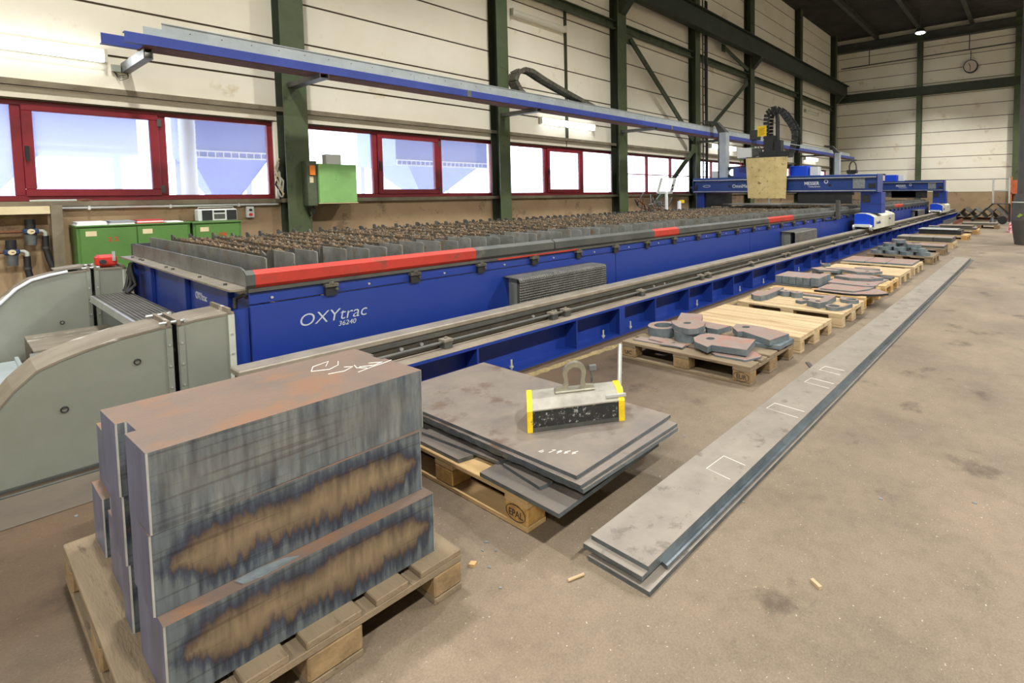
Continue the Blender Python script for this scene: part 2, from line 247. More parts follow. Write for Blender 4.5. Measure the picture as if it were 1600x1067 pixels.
# ------------------------------------------------------------------ geometry helpers
class MB:
    def __init__(s): s.v = []; s.f = []; s.m = []; s.sm = []
    def add(s, vs, fs, mi=0, smooth=False):
        o = len(s.v); s.v += [tuple(v) for v in vs]
        for f in fs: s.f.append(tuple(i+o for i in f)); s.m.append(mi); s.sm.append(smooth)
        return s
    def box(s, x0, x1, y0, y1, z0, z1, mi=0, top=None, tilt=None):
        v = [(x0, y0, z0), (x1, y0, z0), (x1, y1, z0), (x0, y1, z0), (x0, y0, z1), (x1, y0, z1), (x1, y1, z1), (x0, y1, z1)]
        o = len(s.v); s.v += v
        F = [(0, 3, 2, 1), (4, 5, 6, 7), (0, 1, 5, 4), (1, 2, 6, 5), (2, 3, 7, 6), (3, 0, 4, 7)]
        for i, f in enumerate(F):
            s.f.append(tuple(k+o for k in f)); s.m.append(top if (top is not None and i == 1) else mi); s.sm.append(False)
        return s
    def obox(s, c, u, v, w, hu, hv, hw, mi=0):       # oriented box: centre, axes, half sizes
        c, u, v, w = Vector(c), Vector(u).normalized(), Vector(v).normalized(), Vector(w).normalized()
        P = [c+u*a*hu+v*b*hv+w*d*hw for d in (-1, 1) for a, b in ((-1, -1), (1, -1), (1, 1), (-1, 1))]
        return s.add(P, [(0, 3, 2, 1), (4, 5, 6, 7), (0, 1, 5, 4), (1, 2, 6, 5), (2, 3, 7, 6), (3, 0, 4, 7)], mi)
    def bar(s, p, q, w, h, mi=0, up=(0, 0, 1)):
        p, q = Vector(p), Vector(q); d = q-p; u = d.cross(Vector(up))
        if u.length < 1e-6: u = d.cross(Vector((1, 0, 0)))
        u.normalize(); n = u.cross(d).normalized()
        return s.obox((p+q)/2, d, u, n, d.length/2, w/2, h/2, mi)
    def cyl(s, p, q, r, n=12, r2=None, mi=0, caps=True):
        p, q = Vector(p), Vector(q); d = (q-p).normalized(); a = d.orthogonal().normalized(); b = d.cross(a); r2 = r if r2 is None else r2
        vs = []
        for c, rr in ((p, r), (q, r2)):
            for i in range(n):
                t = 2*math.pi*i/n; vs.append(c+a*math.cos(t)*rr+b*math.sin(t)*rr)
        s.add(vs, [(i, (i+1) % n, n+(i+1) % n, n+i) for i in range(n)], mi, True)
        if caps: s.add(vs, [tuple(reversed(range(n))), tuple(range(n, 2*n))], mi)
        return s
    def tube(s, pts, r, n=8, mi=0):
        pts = [Vector(p) for p in pts]; rings = []; a = None
        for i, p in enumerate(pts):
            d = (pts[min(i+1, len(pts)-1)]-pts[max(i-1, 0)]).normalized()
            if a is None: a = d.orthogonal().normalized()
            a = (a-d*a.dot(d)).normalized(); b = d.cross(a)
            rings.append([p+a*math.cos(2*math.pi*k/n)*r+b*math.sin(2*math.pi*k/n)*r for k in range(n)])
        vs = [v for R in rings for v in R]
        fs = [(i*n+k, i*n+(k+1) % n, (i+1)*n+(k+1) % n, (i+1)*n+k) for i in range(len(pts)-1) for k in range(n)]
        s.add(vs, fs, mi, True); s.add(vs, [tuple(reversed(range(n))), tuple(range((len(pts)-1)*n, len(pts)*n))], mi)
        return s
    def prism(s, poly, axis, a, b, mi=0, caps=None):     # poly in the two other axes (cyclic order), extruded a..b along axis
        n = len(poly); vs = []
        for t in (a, b):
            for p, q in poly:
                vs.append({'x': (t, p, q), 'y': (p, t, q), 'z': (p, q, t)}[axis])
        s.add(vs, [(i, (i+1) % n, n+(i+1) % n, n+i) for i in range(n)], mi)
        s.add(vs, [tuple(reversed(range(n))), tuple(range(n, 2*n))], mi if caps is None else caps)
        return s
    def ring(s, c, ro, ri, z0, z1, n=28, mi=0, top=0):
        vs = []
        for r, z in ((ro, z0), (ro, z1), (ri, z1), (ri, z0)):
            for i in range(n):
                t = 2*math.pi*i/n; vs.append((c[0]+r*math.cos(t), c[1]+r*math.sin(t), z))
        for k in range(4):
            kk = (k+1) % 4
            s.add(vs, [(k*n+i, k*n+(i+1) % n, kk*n+(i+1) % n, kk*n+i) for i in range(n)], top if k == 1 else mi)
        return s
    def plate(s, poly, holes, z0, z1, mi=0, top=1):      # flat part with round holes, top face in its own material
        bm = bmesh.new(); E = []
        def loop(pts):
            vv = [bm.verts.new((x, y, z1)) for x, y in pts]
            for i in range(len(vv)): E.append(bm.edges.new((vv[i], vv[(i+1) % len(vv)])))
        loop(poly); loops = [list(poly)]
        for (hx, hy, hr) in holes:
            h = [(hx+hr*math.cos(2*math.pi*i/18), hy+hr*math.sin(2*math.pi*i/18)) for i in range(18)]
            loop(h); loops.append(h)
        bmesh.ops.triangle_fill(bm, use_beauty=True, use_dissolve=False, edges=E, normal=(0, 0, 1))
        bm.verts.index_update(); vs = [v.co.copy() for v in bm.verts]; fs = []
        for f in bm.faces:
            t = [v.index for v in f.verts]
            if f.normal.z < 0: t.reverse()
            fs.append(tuple(t))
        bm.free()
        s.add(vs, fs, top); s.add([(v.x, v.y, z0) for v in vs], [tuple(reversed(f)) for f in fs], mi)
        for lp in loops:
            n = len(lp); q = [(x, y, z0) for x, y in lp]+[(x, y, z1) for x, y in lp]
            s.add(q, [(i, (i+1) % n, n+(i+1) % n, n+i) for i in range(n)], mi)
        return s
    def mesh(s, name, mats, origin=(0, 0, 0), bev=0, fixn=True):
        me = bpy.data.meshes.new(name); o = Vector(origin)
        me.from_pydata([tuple(Vector(v)-o) for v in s.v], [], s.f)
        if not isinstance(mats, (list, tuple)): mats = [mats]
        for m in mats: me.materials.append(MT[m] if isinstance(m, str) else m)
        for p, mi, sm in zip(me.polygons, s.m, s.sm): p.material_index = min(mi, len(mats)-1); p.use_smooth = sm
        if fixn or bev:
            bm = bmesh.new(); bm.from_mesh(me)
            bmesh.ops.recalc_face_normals(bm, faces=bm.faces)
            if bev:
                es = [e for e in bm.edges if len(e.link_faces) == 2 and e.calc_face_angle(0) > .6]
                bmesh.ops.bevel(bm, geom=es, offset=bev, segments=1, profile=.5, affect='EDGES')
            bm.to_mesh(me); bm.free()
        return me
ORG = {}
def tag(o, label, cat, group=None):
    o['label'] = label; o['category'] = cat
    if group: o['group'] = group
    return o
def thing(name, label, cat, loc, group=None):
    o = bpy.data.objects.new(name, None); C.objects.link(o); o.location = loc; o.empty_display_size = .1
    ORG[o.name] = Vector(loc); return tag(o, label, cat, group)
def part(name, mb, mats, parent, bev=0, label=None):
    og = ORG[parent.name]
    o = bpy.data.objects.new(name, mb.mesh(name, mats, og, bev)); C.objects.link(o); o.parent = parent; ORG[o.name] = og
    if label: o['label'] = label
    return o
def inst(name, me, parent, loc, rot=None):
    o = bpy.data.objects.new(name, me); C.objects.link(o); o.parent = parent
    o.location = Vector(loc)-ORG[parent.name]; ORG[o.name] = Vector(loc)
    if rot: o.rotation_euler = rot
    return o
def solo(name, mb, mats, label, cat, loc, group=None, bev=0):
    o = bpy.data.objects.new(name, mb.mesh(name, mats, loc, bev)); C.objects.link(o); o.location = loc; ORG[o.name] = Vector(loc)
    return tag(o, label, cat, group)
def struct(name, mb, mats, bev=0, loc=(0, 0, 0)):
    o = bpy.data.objects.new(name, mb.mesh(name, mats, loc, bev)); C.objects.link(o); o.location = loc; o['kind'] = 'structure'; ORG[o.name] = Vector(loc)
    return o
def copy_tree(o, loc=None, parent=None, mats=None):
    c = o.copy(); C.objects.link(c); c.parent = parent
    if loc is not None: c.location = loc; ORG[c.name] = Vector(loc)
    for ch in [k for k in o.children]: copy_tree(ch, None, c)
    return c
def text(name, body, size, loc, rot, m, parent, depth=.001, shear=0, align='LEFT', bold=.012):
    cu = bpy.data.curves.new(name, 'FONT'); cu.body = body; cu.size = size; cu.extrude = depth; cu.shear = shear; cu.align_x = align; cu.offset = size*bold
    t = bpy.data.objects.new(name+'_tmp', cu); C.objects.link(t)
    me = bpy.data.meshes.new_from_object(t.evaluated_get(bpy.context.evaluated_depsgraph_get())); bpy.data.objects.remove(t); bpy.data.curves.remove(cu)
    me.materials.clear(); me.materials.append(MT[m])
    o = bpy.data.objects.new(name, me); C.objects.link(o); o.parent = parent; o.location = Vector(loc)-ORG[parent.name]; o.rotation_euler = rot; ORG[o.name] = Vector(loc)
    return o
R90 = math.pi/2
# ================================================================== STRUCTURE
XW, YE, ZR = -9.86, 31.0, 10.1
X1, Y0 = 12.0, -9.0
struct('floor', MB().box(XW-.3, X1, Y0, YE+.3, -.12, 0), 'floor')
mb = MB()
n = 0; y = Y0
while y < YE:                                           # trapezoidal roof deck, ribs across the hall
    mb.prism([(y, ZR), (y+.05, ZR+.06), (y+.15, ZR+.06), (y+.2, ZR), (y+.25, ZR), (y+.25, ZR+.08), (y, ZR+.08)], 'x', XW-.3, X1); y += .25
ceil = struct('ceiling', mb, 'roof')
for x in (-7.6, -5.35, -3.0, .8, 4.5, 8.2):
    part('roof_girder', MB().box(x-.1, x+.1, Y0, YE, ZR-.32, ZR-.3).box(x-.012, x+.012, Y0, YE, ZR-.3, ZR-.02).box(x-.1, x+.1, Y0, YE, ZR-.02, ZR), 'roofbeam', ceil)
for y in (-6.0, 1.5):
    part('roof_rafter', MB().box(XW, X1, y-.12, y+.12, ZR-.62, ZR-.33), 'roofbeam', ceil)
# --- left wall
WIN = [(-.46, 3.16), (3.55, 7.24), (7.62, 11.26), (11.65, 15.32), (15.6, 19.2), (20.6, 24.1), (25.3, 29.2)]
ZW0, ZW1 = 1.335, 2.54
mb = MB()
mb.box(XW-.3, XW, Y0, YE+.3, -.1, ZW0-.06)
wl = struct('wall_left', mb, 'dado')
mb = MB(); ys = Y0
for a, b in WIN: mb.box(XW-.3, XW, ys, a, ZW0-.06, ZW1); ys = b
mb.box(XW-.3, XW, ys, YE+.3, ZW0-.06, ZW1)
part('pier', mb, 'panel', wl)
part('backing', MB().box(XW-.3, XW-.015, Y0, YE+.3, ZW1, ZR+.1), 'joint', wl)
JZ = [2.545, 3.2, 3.835, 4.47, 5.11, 5.75, 6.39, 7.03, 7.67, 8.31, 8.95, 9.59, 10.1]
JY = [Y0, -4.7, -.55, 3.36, 7.26, 9.36, 11.22, 15.14, 19.25, 24.5, 29.7, YE]
g = .015
for a, b in zip(JY, JY[1:]):
    for z0, z1 in zip(JZ, JZ[1:]):
        if b < -.5 and z0 > 3.3: continue
        part('panel', MB().box(XW-.06, XW+random.uniform(-.002, .003), a+g, b-g, z0+g, z1-g), 'panel', wl)
part('panel', MB().box(XW-.06, XW, Y0, -.56, 3.21, ZR), 'panel', wl)
tr = struct('trim_1', MB().box(XW, XW+.05, Y0, YE-.05, 2.70, 2.775).box(XW, XW+.07, Y0, YE-.05, 2.70, 2.712), 'postgrey')
struct('trim_2', MB().box(XW-.25, XW+.09, Y0, YE-.05, ZW0-.062, ZW0+.001), 'postgrey')       # sill band
# --- end wall
we = struct('wall_end', MB().box(XW, X1, YE, YE+.3, -.1, 1.28), 'dado')
part('backing', MB().box(XW, X1, YE+.015, YE+.3, 1.28, ZR+.1), 'joint', we)
JE = [1.285, 1.93, 2.535, 3.155, 3.82, 4.475, 5.116, 5.784, 6.42, 7.085, 7.726, 8.37, 9.01, 9.65, 10.1]
for a, b in zip([XW, -5.4, -1.0, 3.4, 7.8], [-5.4, -1.0, 3.4, 7.8, X1]):
    for z0, z1 in zip(JE, JE[1:]):
        part('panel', MB().box(a+g, b-g, YE+random.uniform(-.003, .002), YE+.06, z0+g, z1-g), 'panel', we)
# --- walls behind and beside the camera
struct('wall_right', MB().box(X1, X1+.3, Y0, YE+.3, -.1, ZR+.1), 'panel')
struct('wall_back', MB().box(XW, X1, Y0-.3, Y0, -.1, ZR+.1), 'panel')
# --- windows
for k, (a, b) in enumerate(WIN):
    e = b; m1, m2 = e-2.53, e-1.27
    x0, x1 = XW-.16, XW-.08
    mb = MB().box(x0, x1, a, b, ZW0, ZW0+.07).box(x0, x1, a, b, ZW1-.06, ZW1).box(x0, x1, a, a+.06, ZW0+.07, ZW1-.06).box(x0, x1, b-.07, b, ZW0+.07, ZW1-.06)
    wn = struct('window_%d' % (k+1), mb, 'red', bev=.006)
    for m_ in (m1, m2): part('mullion', MB().box(x0, x1, m_-.04, m_+.04, ZW0+.07, ZW1-.06), 'red', wn, bev=.005)
    far = k >= 3
    if far:
        for u, v in ((a+.06, m1-.04), (m1+.04, m2-.04), (m2+.04, b-.07)): part('transom', MB().box(x0+.02, x1-.005, u, v, 1.92, 1.95), 'red', wn)
    else:
        c0, c1 = m1+.04, m2-.04
        cs = part('casement', MB().box(x0+.03, x1+.03, c0, c1, ZW0+.06, ZW0+.15).box(x0+.03, x1+.03, c0, c1, ZW1-.12, ZW1-.05).box(x0+.03, x1+.03, c0, c0+.085, ZW0+.15, ZW1-.12).box(x0+.03, x1+.03, c1-.085, c1, ZW0+.15, ZW1-.12), 'red', wn, bev=.006)
        part('handle', MB().box(x1+.03, x1+.045, c0+.01, c0+.045, 1.86, 2.0).box(x1+.045, x1+.075, c0+.015, c0+.04, 1.94, 1.965).box(x1+.06, x1+.078, c0+.014, c0+.041, 1.82, 1.965), 'black', cs)
        part('hinge', MB().box(x1, x1+.04, c1-.01, c1+.03, ZW0+.1, ZW0+.2).box(x1, x1+.04, c1-.01, c1+.03, ZW1-.2, ZW1-.1), 'dsteel', cs)
    for q, (u, v) in enumerate(((a+.06, m1-.04), (m1+.125 if not far else m1+.04, m2-.125 if not far else m2-.04), (m2+.04, b-.07))):
        z0, z1 = (ZW0+.15, ZW1-.12) if (q == 1 and not far) else (ZW0+.07, ZW1-.06)
        xx = XW-.1 if (q == 1 and not far) else XW-.125
        part('pane', MB().box(xx-.004, xx, u, v, z0, z1), 'frost' if (k == 0 and q < 2) else 'glass', wn)
# --- steel columns on the left wall
CY = [3.36, 7.26, 11.22, 15.14, 19.25, 24.5, 29.75]
CL = ['green steel column with an electrical box hanging on it, nearest the camera', 'green steel column below the looped cable chain', 'thick green steel column with a diagonal brace on its far side',
      'slim green steel column with a vertical ladder of cable clips', 'green steel column behind the spatter shield of the gantry', 'green steel column second from the hall corner', 'dark green steel column standing in the far hall corner']
def hcol(loc, label, w_=.3, d=.3, zt=ZR-.01, axis='x', group='green wall columns'):
    t = thing('steel_column', label, 'column', (loc[0], loc[1], 0), group); x, y = loc
    if axis == 'x':
        part('front_flange', MB().box(x+d-.02, x+d, y-w_/2, y+w_/2, 0, zt), 'green', t); part('web', MB().box(x+.02, x+d-.02, y-.008, y+.008, 0, zt), 'dkgreen', t)
        part('back_flange', MB().box(x, x+.02, y-w_/2, y+w_/2, 0, zt), 'dkgreen', t)
        part('base_plate', MB().box(x, x+d+.06, y-w_/2-.05, y+w_/2+.05, 0, .025), 'dkgreen', t)
    else:
        part('front_flange', MB().box(x-w_/2, x+w_/2, y-d, y-d+.02, 0, zt), 'green', t); part('web', MB().box(x-.008, x+.008, y-d+.02, y-.02, 0, zt), 'dkgreen', t)
        part('back_flange', MB().box(x-w_/2, x+w_/2, y-.02, y, 0, zt), 'dkgreen', t)
        part('base_plate', MB().box(x-w_/2-.05, x+w_/2+.05, y-d-.06, y, 0, .025), 'dkgreen', t)
    return t
cols = []
for k, (y, lb) in enumerate(zip(CY, CL)):
    cols.append(hcol((XW+.005, y), lb, w_=.32 if k == 0 else (.36 if k in (2, 4) else .28), d=.3))
hcol((-5.42, YE-.02), 'green steel column in the middle of the far end wall', w_=.26, d=.25, axis='y', group='end wall columns')
hcol((-1.0, YE-.02), 'green steel column on the far end wall at the right edge of the view', w_=.3, d=.25, axis='y', group='end wall columns')
# --- horizontal members
def hbeam(name, label, cat, x, y0, y1, z0, z1, w_, m, group=None):
    t = thing(name, label, cat, (x, (y0+y1)/2, z0), group)
    part('bottom_flange', MB().box(x-w_/2, x+w_/2, y0, y1, z0, z0+.03), m, t); part('web', MB().box(x-.012, x+.012, y0, y1, z0+.03, z1-.03), m, t); part('top_flange', MB().box(x-w_/2, x+w_/2, y0, y1, z1-.03, z1), m, t)
    return t
cr = hbeam('crane_runway_beam', 'heavy dark steel crane runway beam high along the left wall', 'beam', -9.3, 11.2, 30.9, 6.72, 7.42, .3, 'dkgreen')
part('crane_rail', MB().box(-9.33, -9.27, 11.2, 30.9, 7.42, 7.48), 'dsteel', cr)
for y in (11.22, 19.25, 29.75): part('bracket', MB().prism([(-9.56, 6.3), (-9.5, 6.3), (-9.14, 6.66), (-9.14, 6.72), (-9.56, 6.72)], 'y', y-.12, y+.12), 'dkgreen', cr)
for i, (a, b) in enumerate(zip(CY[1:], CY[2:])):
    t = thing('wall_girt', ['green channel girt high on the wall left of the thick column', 'green channel girt above the first diagonal brace', 'green channel girt above the second diagonal brace', 'green channel girt high behind the spatter shield', 'green channel girt nearest the hall corner'][i], 'girt', (XW+.2, a, 5.9), 'girts between the columns')
    part('web', MB().box(XW+.1, XW+.115, a+.15, b-.15, 5.88, 6.1), 'brace', t); part('lower_flange', MB().box(XW+.1, XW+.24, a+.15, b-.15, 5.88, 5.9), 'brace', t); part('upper_flange', MB().box(XW+.1, XW+.24, a+.15, b-.15, 6.08, 6.1), 'brace', t)
def brace(label, p, q):
    t = thing('diagonal_brace', label, 'brace', p, 'diagonal wall braces')
    part('web', MB().bar(p, q, .012, .14, up=(1, 0, 0)), 'brace', t); part('flange', MB().bar((p[0]+.05, p[1], p[2]), (q[0]+.05, q[1], q[2]), .14, .012, up=(1, 0, 0)), 'brace', t)
    part('gusset_plate', MB().box(p[0]-.03, p[0]-.02, p[1]-.14, p[1]+.14, p[2]-.14, p[2]+.14), 'brace', t)
brace('diagonal steel brace running down from the thick column', (-9.62, 11.62, 5.72), (-9.62, 14.85, 3.15))
brace('diagonal steel brace running down from the column behind the shield', (-9.62, 18.85, 5.7), (-9.62, 15.4, 3.25))
brace('short dark brace just under the runway beam', (-9.6, 17.0, 6.65), (-9.6, 18.85, 6.2))
brace('low grey-green brace crossing the window with the white control screen', (-9.52, 14.82, 2.85), (-9.52, 12.6, 1.05))
bt = thing('end_wall_girt', 'green beam running across the far end wall below the clock', 'girt', (-5.4, 30.9, 6.47))
part('front_flange', MB().box(XW+.1, -.9, 30.71, 30.73, 6.49, 6.9), 'dkgreen', bt); part('lower_flange', MB().box(XW+.1, -.9, 30.73, 30.99, 6.47, 6.49), 'dkgreen', bt); part('upper_flange', MB().box(XW+.1, -.9, 30.73, 30.99, 6.9, 6.92), 'dkgreen', bt)
bt = thing('roof_truss_chord', 'dark roof beam along the top of the far end wall', 'beam', (-5.4, 30.8, 9.55))
part('lower_flange', MB().box(XW, X1, 30.6, 30.95, 9.3, 9.33), 'roofbeam', bt); part('web', MB().box(XW, X1, 30.77, 30.79, 9.33, 9.72), 'roofbeam', bt); part('upper_flange', MB().box(XW, X1, 30.6, 30.95, 9.72, 9.75), 'roofbeam', bt)
cp = thing('conduit_pipe', 'thin grey conduit pipe crossing the far end wall above the clock', 'pipe', (-5.4, 30.6, 8.45))
part('pipe', MB().cyl((XW+.3, 30.62, 8.4), (1.5, 30.62, 8.55), .03, 8), 'dsteel', cp)
for x in (-8, -5.4, -3.1, -1): part('hanger', MB().box(x-.02, x+.02, 30.6, 30.64, 8.45, 9.3), 'dsteel', cp)
solo('wall_post', MB().box(XW-.005, XW+.05, 9.33, 9.39, 2.78, 6.0), 'dkgreen', 'thin dark vertical strip over the panel joint left of the thick column', 'strip', (XW, 9.36, 2.78))
# cable ladder on the fourth column
cl = thing('cable_ladder', 'narrow vertical cable ladder beside the slim green column', 'cable ladder', (-9.5, 15.5, 1.3))
for y in (15.42, 15.7): part('side_rail', MB().box(-9.55, -9.52, y-.02, y+.02, 1.3, 7.9), 'dsteel', cl)
for k in range(22): part('rung', MB().box(-9.548, -9.522, 15.44, 15.68, 1.5+k*.29, 1.53+k*.29), 'dsteel', cl)
for y, r in ((15.52, .025), (15.6, .03)): part('cable', MB().tube([(-9.5, y, 1.3), (-9.49, y+.03, 3), (-9.5, y-.02, 5), (-9.5, y, 7.9)], r, 6), 'black', cl)
# wall clock
ck = thing('wall_clock', 'round white wall clock with black rim hanging on the far wall', 'clock', (-3.05, 30.85, 7.68))
part('rim', MB().cyl((-3.05, 30.96, 7.68), (-3.05, 30.78, 7.68), .33, 28), 'black', ck); fc = part('face', MB().cyl((-3.05, 30.78, 7.68), (-3.05, 30.77, 7.68), .285, 28), 'clockw', ck)
part('hour_hand', MB().bar((-3.05, 30.762, 7.66), (-3.13, 30.762, 7.84), .03, .01, up=(0, 1, 0)), 'black', ck); part('minute_hand', MB().bar((-3.05, 30.758, 7.7), (-3.07, 30.758, 7.44), .022, .01, up=(0, 1, 0)), 'black', ck)
part('suspension_rod', MB().cyl((-3.05, 30.85, 8.0), (-3.05, 30.85, 8.48), .02, 6), 'black', ck)
# --- ceiling lamps: high-bay fittings with own light; unseen right-hand row added as fill
NAMES = ['visible bright lamp near the far end wall', 'lamp over the far half of the cutting table', 'lamp over the middle of the cutting table', 'lamp over the near half of the cutting table', 'lamp over the stacked blocks', 'lamp behind the camera on the table side',
         'unseen fill lamp at the far end of the right-hand row', 'unseen fill lamp second from the far end of the right-hand row', 'unseen fill lamp third from the far end of the right-hand row', 'unseen fill lamp of the right-hand row beside the camera', 'unseen fill lamp of the right-hand row behind the camera']
for (x, y, z), nm in zip(LAMPS, NAMES):
    t = thing('high_bay_lamp', 'round LED high-bay ' + nm, 'lamp', (x, y, z), 'hall lamps under the roof')
    part('housing', MB().cyl((x, y, z+.02), (x, y, z+.2), .26, 20, r2=.16), 'dsteel', t); part('lens', MB().cyl((x, y, z), (x, y, z+.02), .2, 20), 'led', t)
    part('suspension_rod', MB().cyl((x, y, z+.2), (x, y, ZR+.02), .02, 6), 'dsteel', t)
    ld = bpy.data.lights.new('lamp_light', 'SPOT'); rt = x > 0; ld.energy = LAMP_W*(8.0 if rt else 4); nr = y < 8; ld.spot_size = math.radians(142 if rt else (130 if nr else 108)); ld.spot_blend = .3 if rt else .5; ld.shadow_soft_size = .22; ld.color = (1, .98, .94)  # right row boosted and widened as fill, near cones widened to brighten the wall
    lo = bpy.data.objects.new('lamp_light', ld); C.objects.link(lo); lo.parent = t; lo.location = (0, 0, -.03)
def tubelamp(label, y0, y1, z, lit=True, x=XW):
    t = thing('strip_lamp', label, 'lamp', (x+.05, (y0+y1)/2, z), 'strip lamps on the left wall')
    part('housing', MB().box(x+.002, x+.05, y0, y1, z-.07, z+.09), 'lampwhite', t)
    part('diffuser', MB().prism([(x+.05, z-.075), (x+.1, z-.07), (x+.13, z-.03), (x+.13, z+.03), (x+.1, z+.07), (x+.05, z+.075)], 'y', y0+.03, y1-.03), 'tube' if lit else 'lampwhite', t)
    for yy in (y0, y1-.03): part('end_cap', MB().box(x+.03, x+.14, yy, yy+.03, z-.08, z+.08), 'lampwhite', t)
tubelamp('lit white strip lamp above the frosted window on the left', .0, 1.39, 3.17)
tubelamp('lit white strip lamp under the blue beam beside the second column', 8.45, 10.3, 3.12)
tubelamp('lit white strip lamp behind the gantry duct', 16.3, 18.2, 3.05)
tubelamp('lit white strip lamp behind the far gantry', 25.6, 27.4, 3.05)
tubelamp('unlit strip lamp high on the wall right of the second column', 7.7, 9.3, 5.45, lit=False)
tubelamp('unlit strip lamp high on the wall near the hall corner', 25.6, 27.4, 5.45, lit=False)
# --- outside the windows
solo('yard_ground', MB().box(-60, XW-.3, -40, 60, -.5, -.3), 'pave', 'pale concrete yard outside the windows', 'ground', (-20, 5, -.3))
for i, (yy, sb, s, lb) in enumerate(((.3, 1.85, .78, 'blue-grey hopper silo seen through the leftmost frosted pane'), (3.45, .62, .6, 'blue-grey hopper silo seen through the pane left of the first column'), (7.95, 1.3, 1.0, 'blue-grey hopper silo seen through the casement right of the first column'))):
    x = -13.0-s; t = thing('hopper_silo', lb, 'silo', (x, yy, -.3), 'silos in the yard')
    part('bin', MB().box(x-s, x+s, yy-sb, yy+sb, 2.12, 6.5), 'silo', t)
    top = [(x-s, yy-s, 2.12), (x+s, yy-s, 2.12), (x+s, yy+s, 2.12), (x-s, yy+s, 2.12)]; bot = [(x-.12, yy-.12, 1.18), (x+.12, yy-.12, 1.18), (x+.12, yy+.12, 1.18), (x-.12, yy+.12, 1.18)]
    part('hopper', MB().add(bot+top, [(0, 3, 2, 1), (4, 5, 6, 7), (0, 1, 5, 4), (1, 2, 6, 5), (2, 3, 7, 6), (3, 0, 4, 7)]), 'silo', t); part('outlet', MB().cyl((x, yy, .7), (x, yy, 1.18), .1, 12), 'silo', t)
    for dy in (-sb+.06, sb-.06): part('leg', MB().box(x-s+.02, x-s+.12, yy+dy-.05, yy+dy+.05, -.3, 2.12), 'duct', t)
    for z in (2.1, 2.22): part('walkway_rail', MB().box(x+s+.02, x+s+.05, yy-sb, yy+sb, z, z+.03), 'duct', t)
    for k in range(int(2*sb/.12)): part('walkway_lattice', MB().box(x+s+.025, x+s+.045, yy-sb+.12*k, yy-sb+.015+.12*k, 2.12, 2.22), 'duct', t)
t = thing('spiral_duct', 'white ribbed vertical duct outside the pane left of the first column', 'duct', (-11.2, 2.2, -.3))
part('pipe', MB().cyl((-11.2, 2.42, -.3), (-11.2, 2.42, 6), .1, 16), 'duct', t)
for k in range(40): part('seam', MB().cyl((-11.2, 2.42, .6+k*.08), (-11.2, 2.42, .62+k*.08), .108, 16), 'duct', t)
# ================================================================== CUTTING TABLE
XT, XB, YT, YTE = -3.97, -7.2, 1.1, 25.2
tb = thing('cutting_table', 'long blue flame cutting table filled with rows of upright steel slats', 'cutting table', (-5.6, 13, 0))
segs = [YT, 4.5, 7.9, 11.3, 14.7, 18.1, 21.6, YTE]
for a, b in zip(segs, segs[1:]):
    part('side_panel', MB().box(XT-.03, XT, a+.004, b-.004, .08, .705), 'blue', tb, bev=.004)
    part('clamping_strip', MB().box(XT-.05, XT-.012, a+.004, b-.004, .712, .785), 'blue', tb, bev=.003)
    part('back_panel', MB().box(XB, XB+.03, a, b, .08, .785), 'blue', tb)
GS = [(YT-.01, 1.135, 0), (1.135, 2.68, 1), (2.68, 3.565, 0), (3.58, 5.234, 0), (5.234, 5.777, 1), (5.777, 8.62, 0), (8.62, 9.786, 1), (9.786, 13.5, 0), (13.51, 18.6, 0), (18.6, 19.8, 1), (19.8, YTE, 0)]
for a, b, r in GS:
    part('guard_red' if r else 'guard_plate', MB().prism([(XT-.03, .815), (XT-.004, .815), (XT+.012, .835), (XT+.012, .9), (XT-.035, .925), (XT-.042, .918), (XT-.004, .893), (XT-.004, .838)], 'y', a, b), 'guardred' if r else 'guard', tb, label='red warning section of the side guard' if r else None)
part('guard_foot', MB().box(XT-.05, XT+.008, YT, YTE, .79, .813), 'dsteel', tb); part('red_edge_strip', MB().box(XT+.008, XT+.012, 2.9, 3.9, .79, .805), 'guardred', tb)
part('back_guard', MB().box(XB, XB+.03, YT, YTE, .79, .93), 'guard', tb)
# clamps and bolts along the strip
def clampmesh():
    m = MB().box(0, .035, -.035, .035, -.07, .0).box(0, .05, -.04, .04, -.012, .01, 1).cyl((.04, 0, .005), (.04, 0, .02), .016, 8, mi=1).cyl((.035, .03, -.03), (.05, .03, -.03), .009, 8, mi=1)
    return m.mesh('clamp', ['black', 'dusty'], (0, 0, 0))
cm = clampmesh(); bmh = MB().cyl((0, 0, 0), (.01, 0, 0), .008, 8).mesh('bolt', 'bright', (0, 0, 0))
y = 1.55
while y < YTE-.3:
    inst('clamp', cm, tb, (XT-.012, y, .775)); inst('bolt', bmh, tb, (XT-.012, y-.33, .742)); y += .5875
# end of the table facing the chutes
part('end_panel', MB().box(XB+.03, XT-.03, YT+.02, YT+.05, .3, .8), 'blue', tb)
for x in (-6.5, -5.42, -4.42): part('end_rib', MB().box(x-.09, x+.09, YT-.012, YT+.02, .3, .8), 'blue', tb, bev=.004)
part('end_flange', MB().box(XB+.03, XT-.02, YT-.085, YT+.02, .805, .817).box(XB+.03, XT-.02, YT+.008, YT+.02, .76, .805), 'railtop', tb)
for x in (-6.9, -6.6, -6.5, -5.7, -5.5, -4.8, -4.25): inst('bolt', MB().cyl((0, 0, 0), (0, 0, .012), .011, 6).mesh('bolt', 'dsteel'), tb, (x, YT-.04, .817))
ep = MB(); n = 24
vs = [(XB+.02+(XT-XB-.05)*i/n, YT+.005-.002*math.sin(i), .82+dz*(1 if 0 < i < n else .75)) for dz in (0, .115) for i in range(n+1)]
vs += [(x, yy+.008, z) for x, yy, z in vs]; N1 = n+1
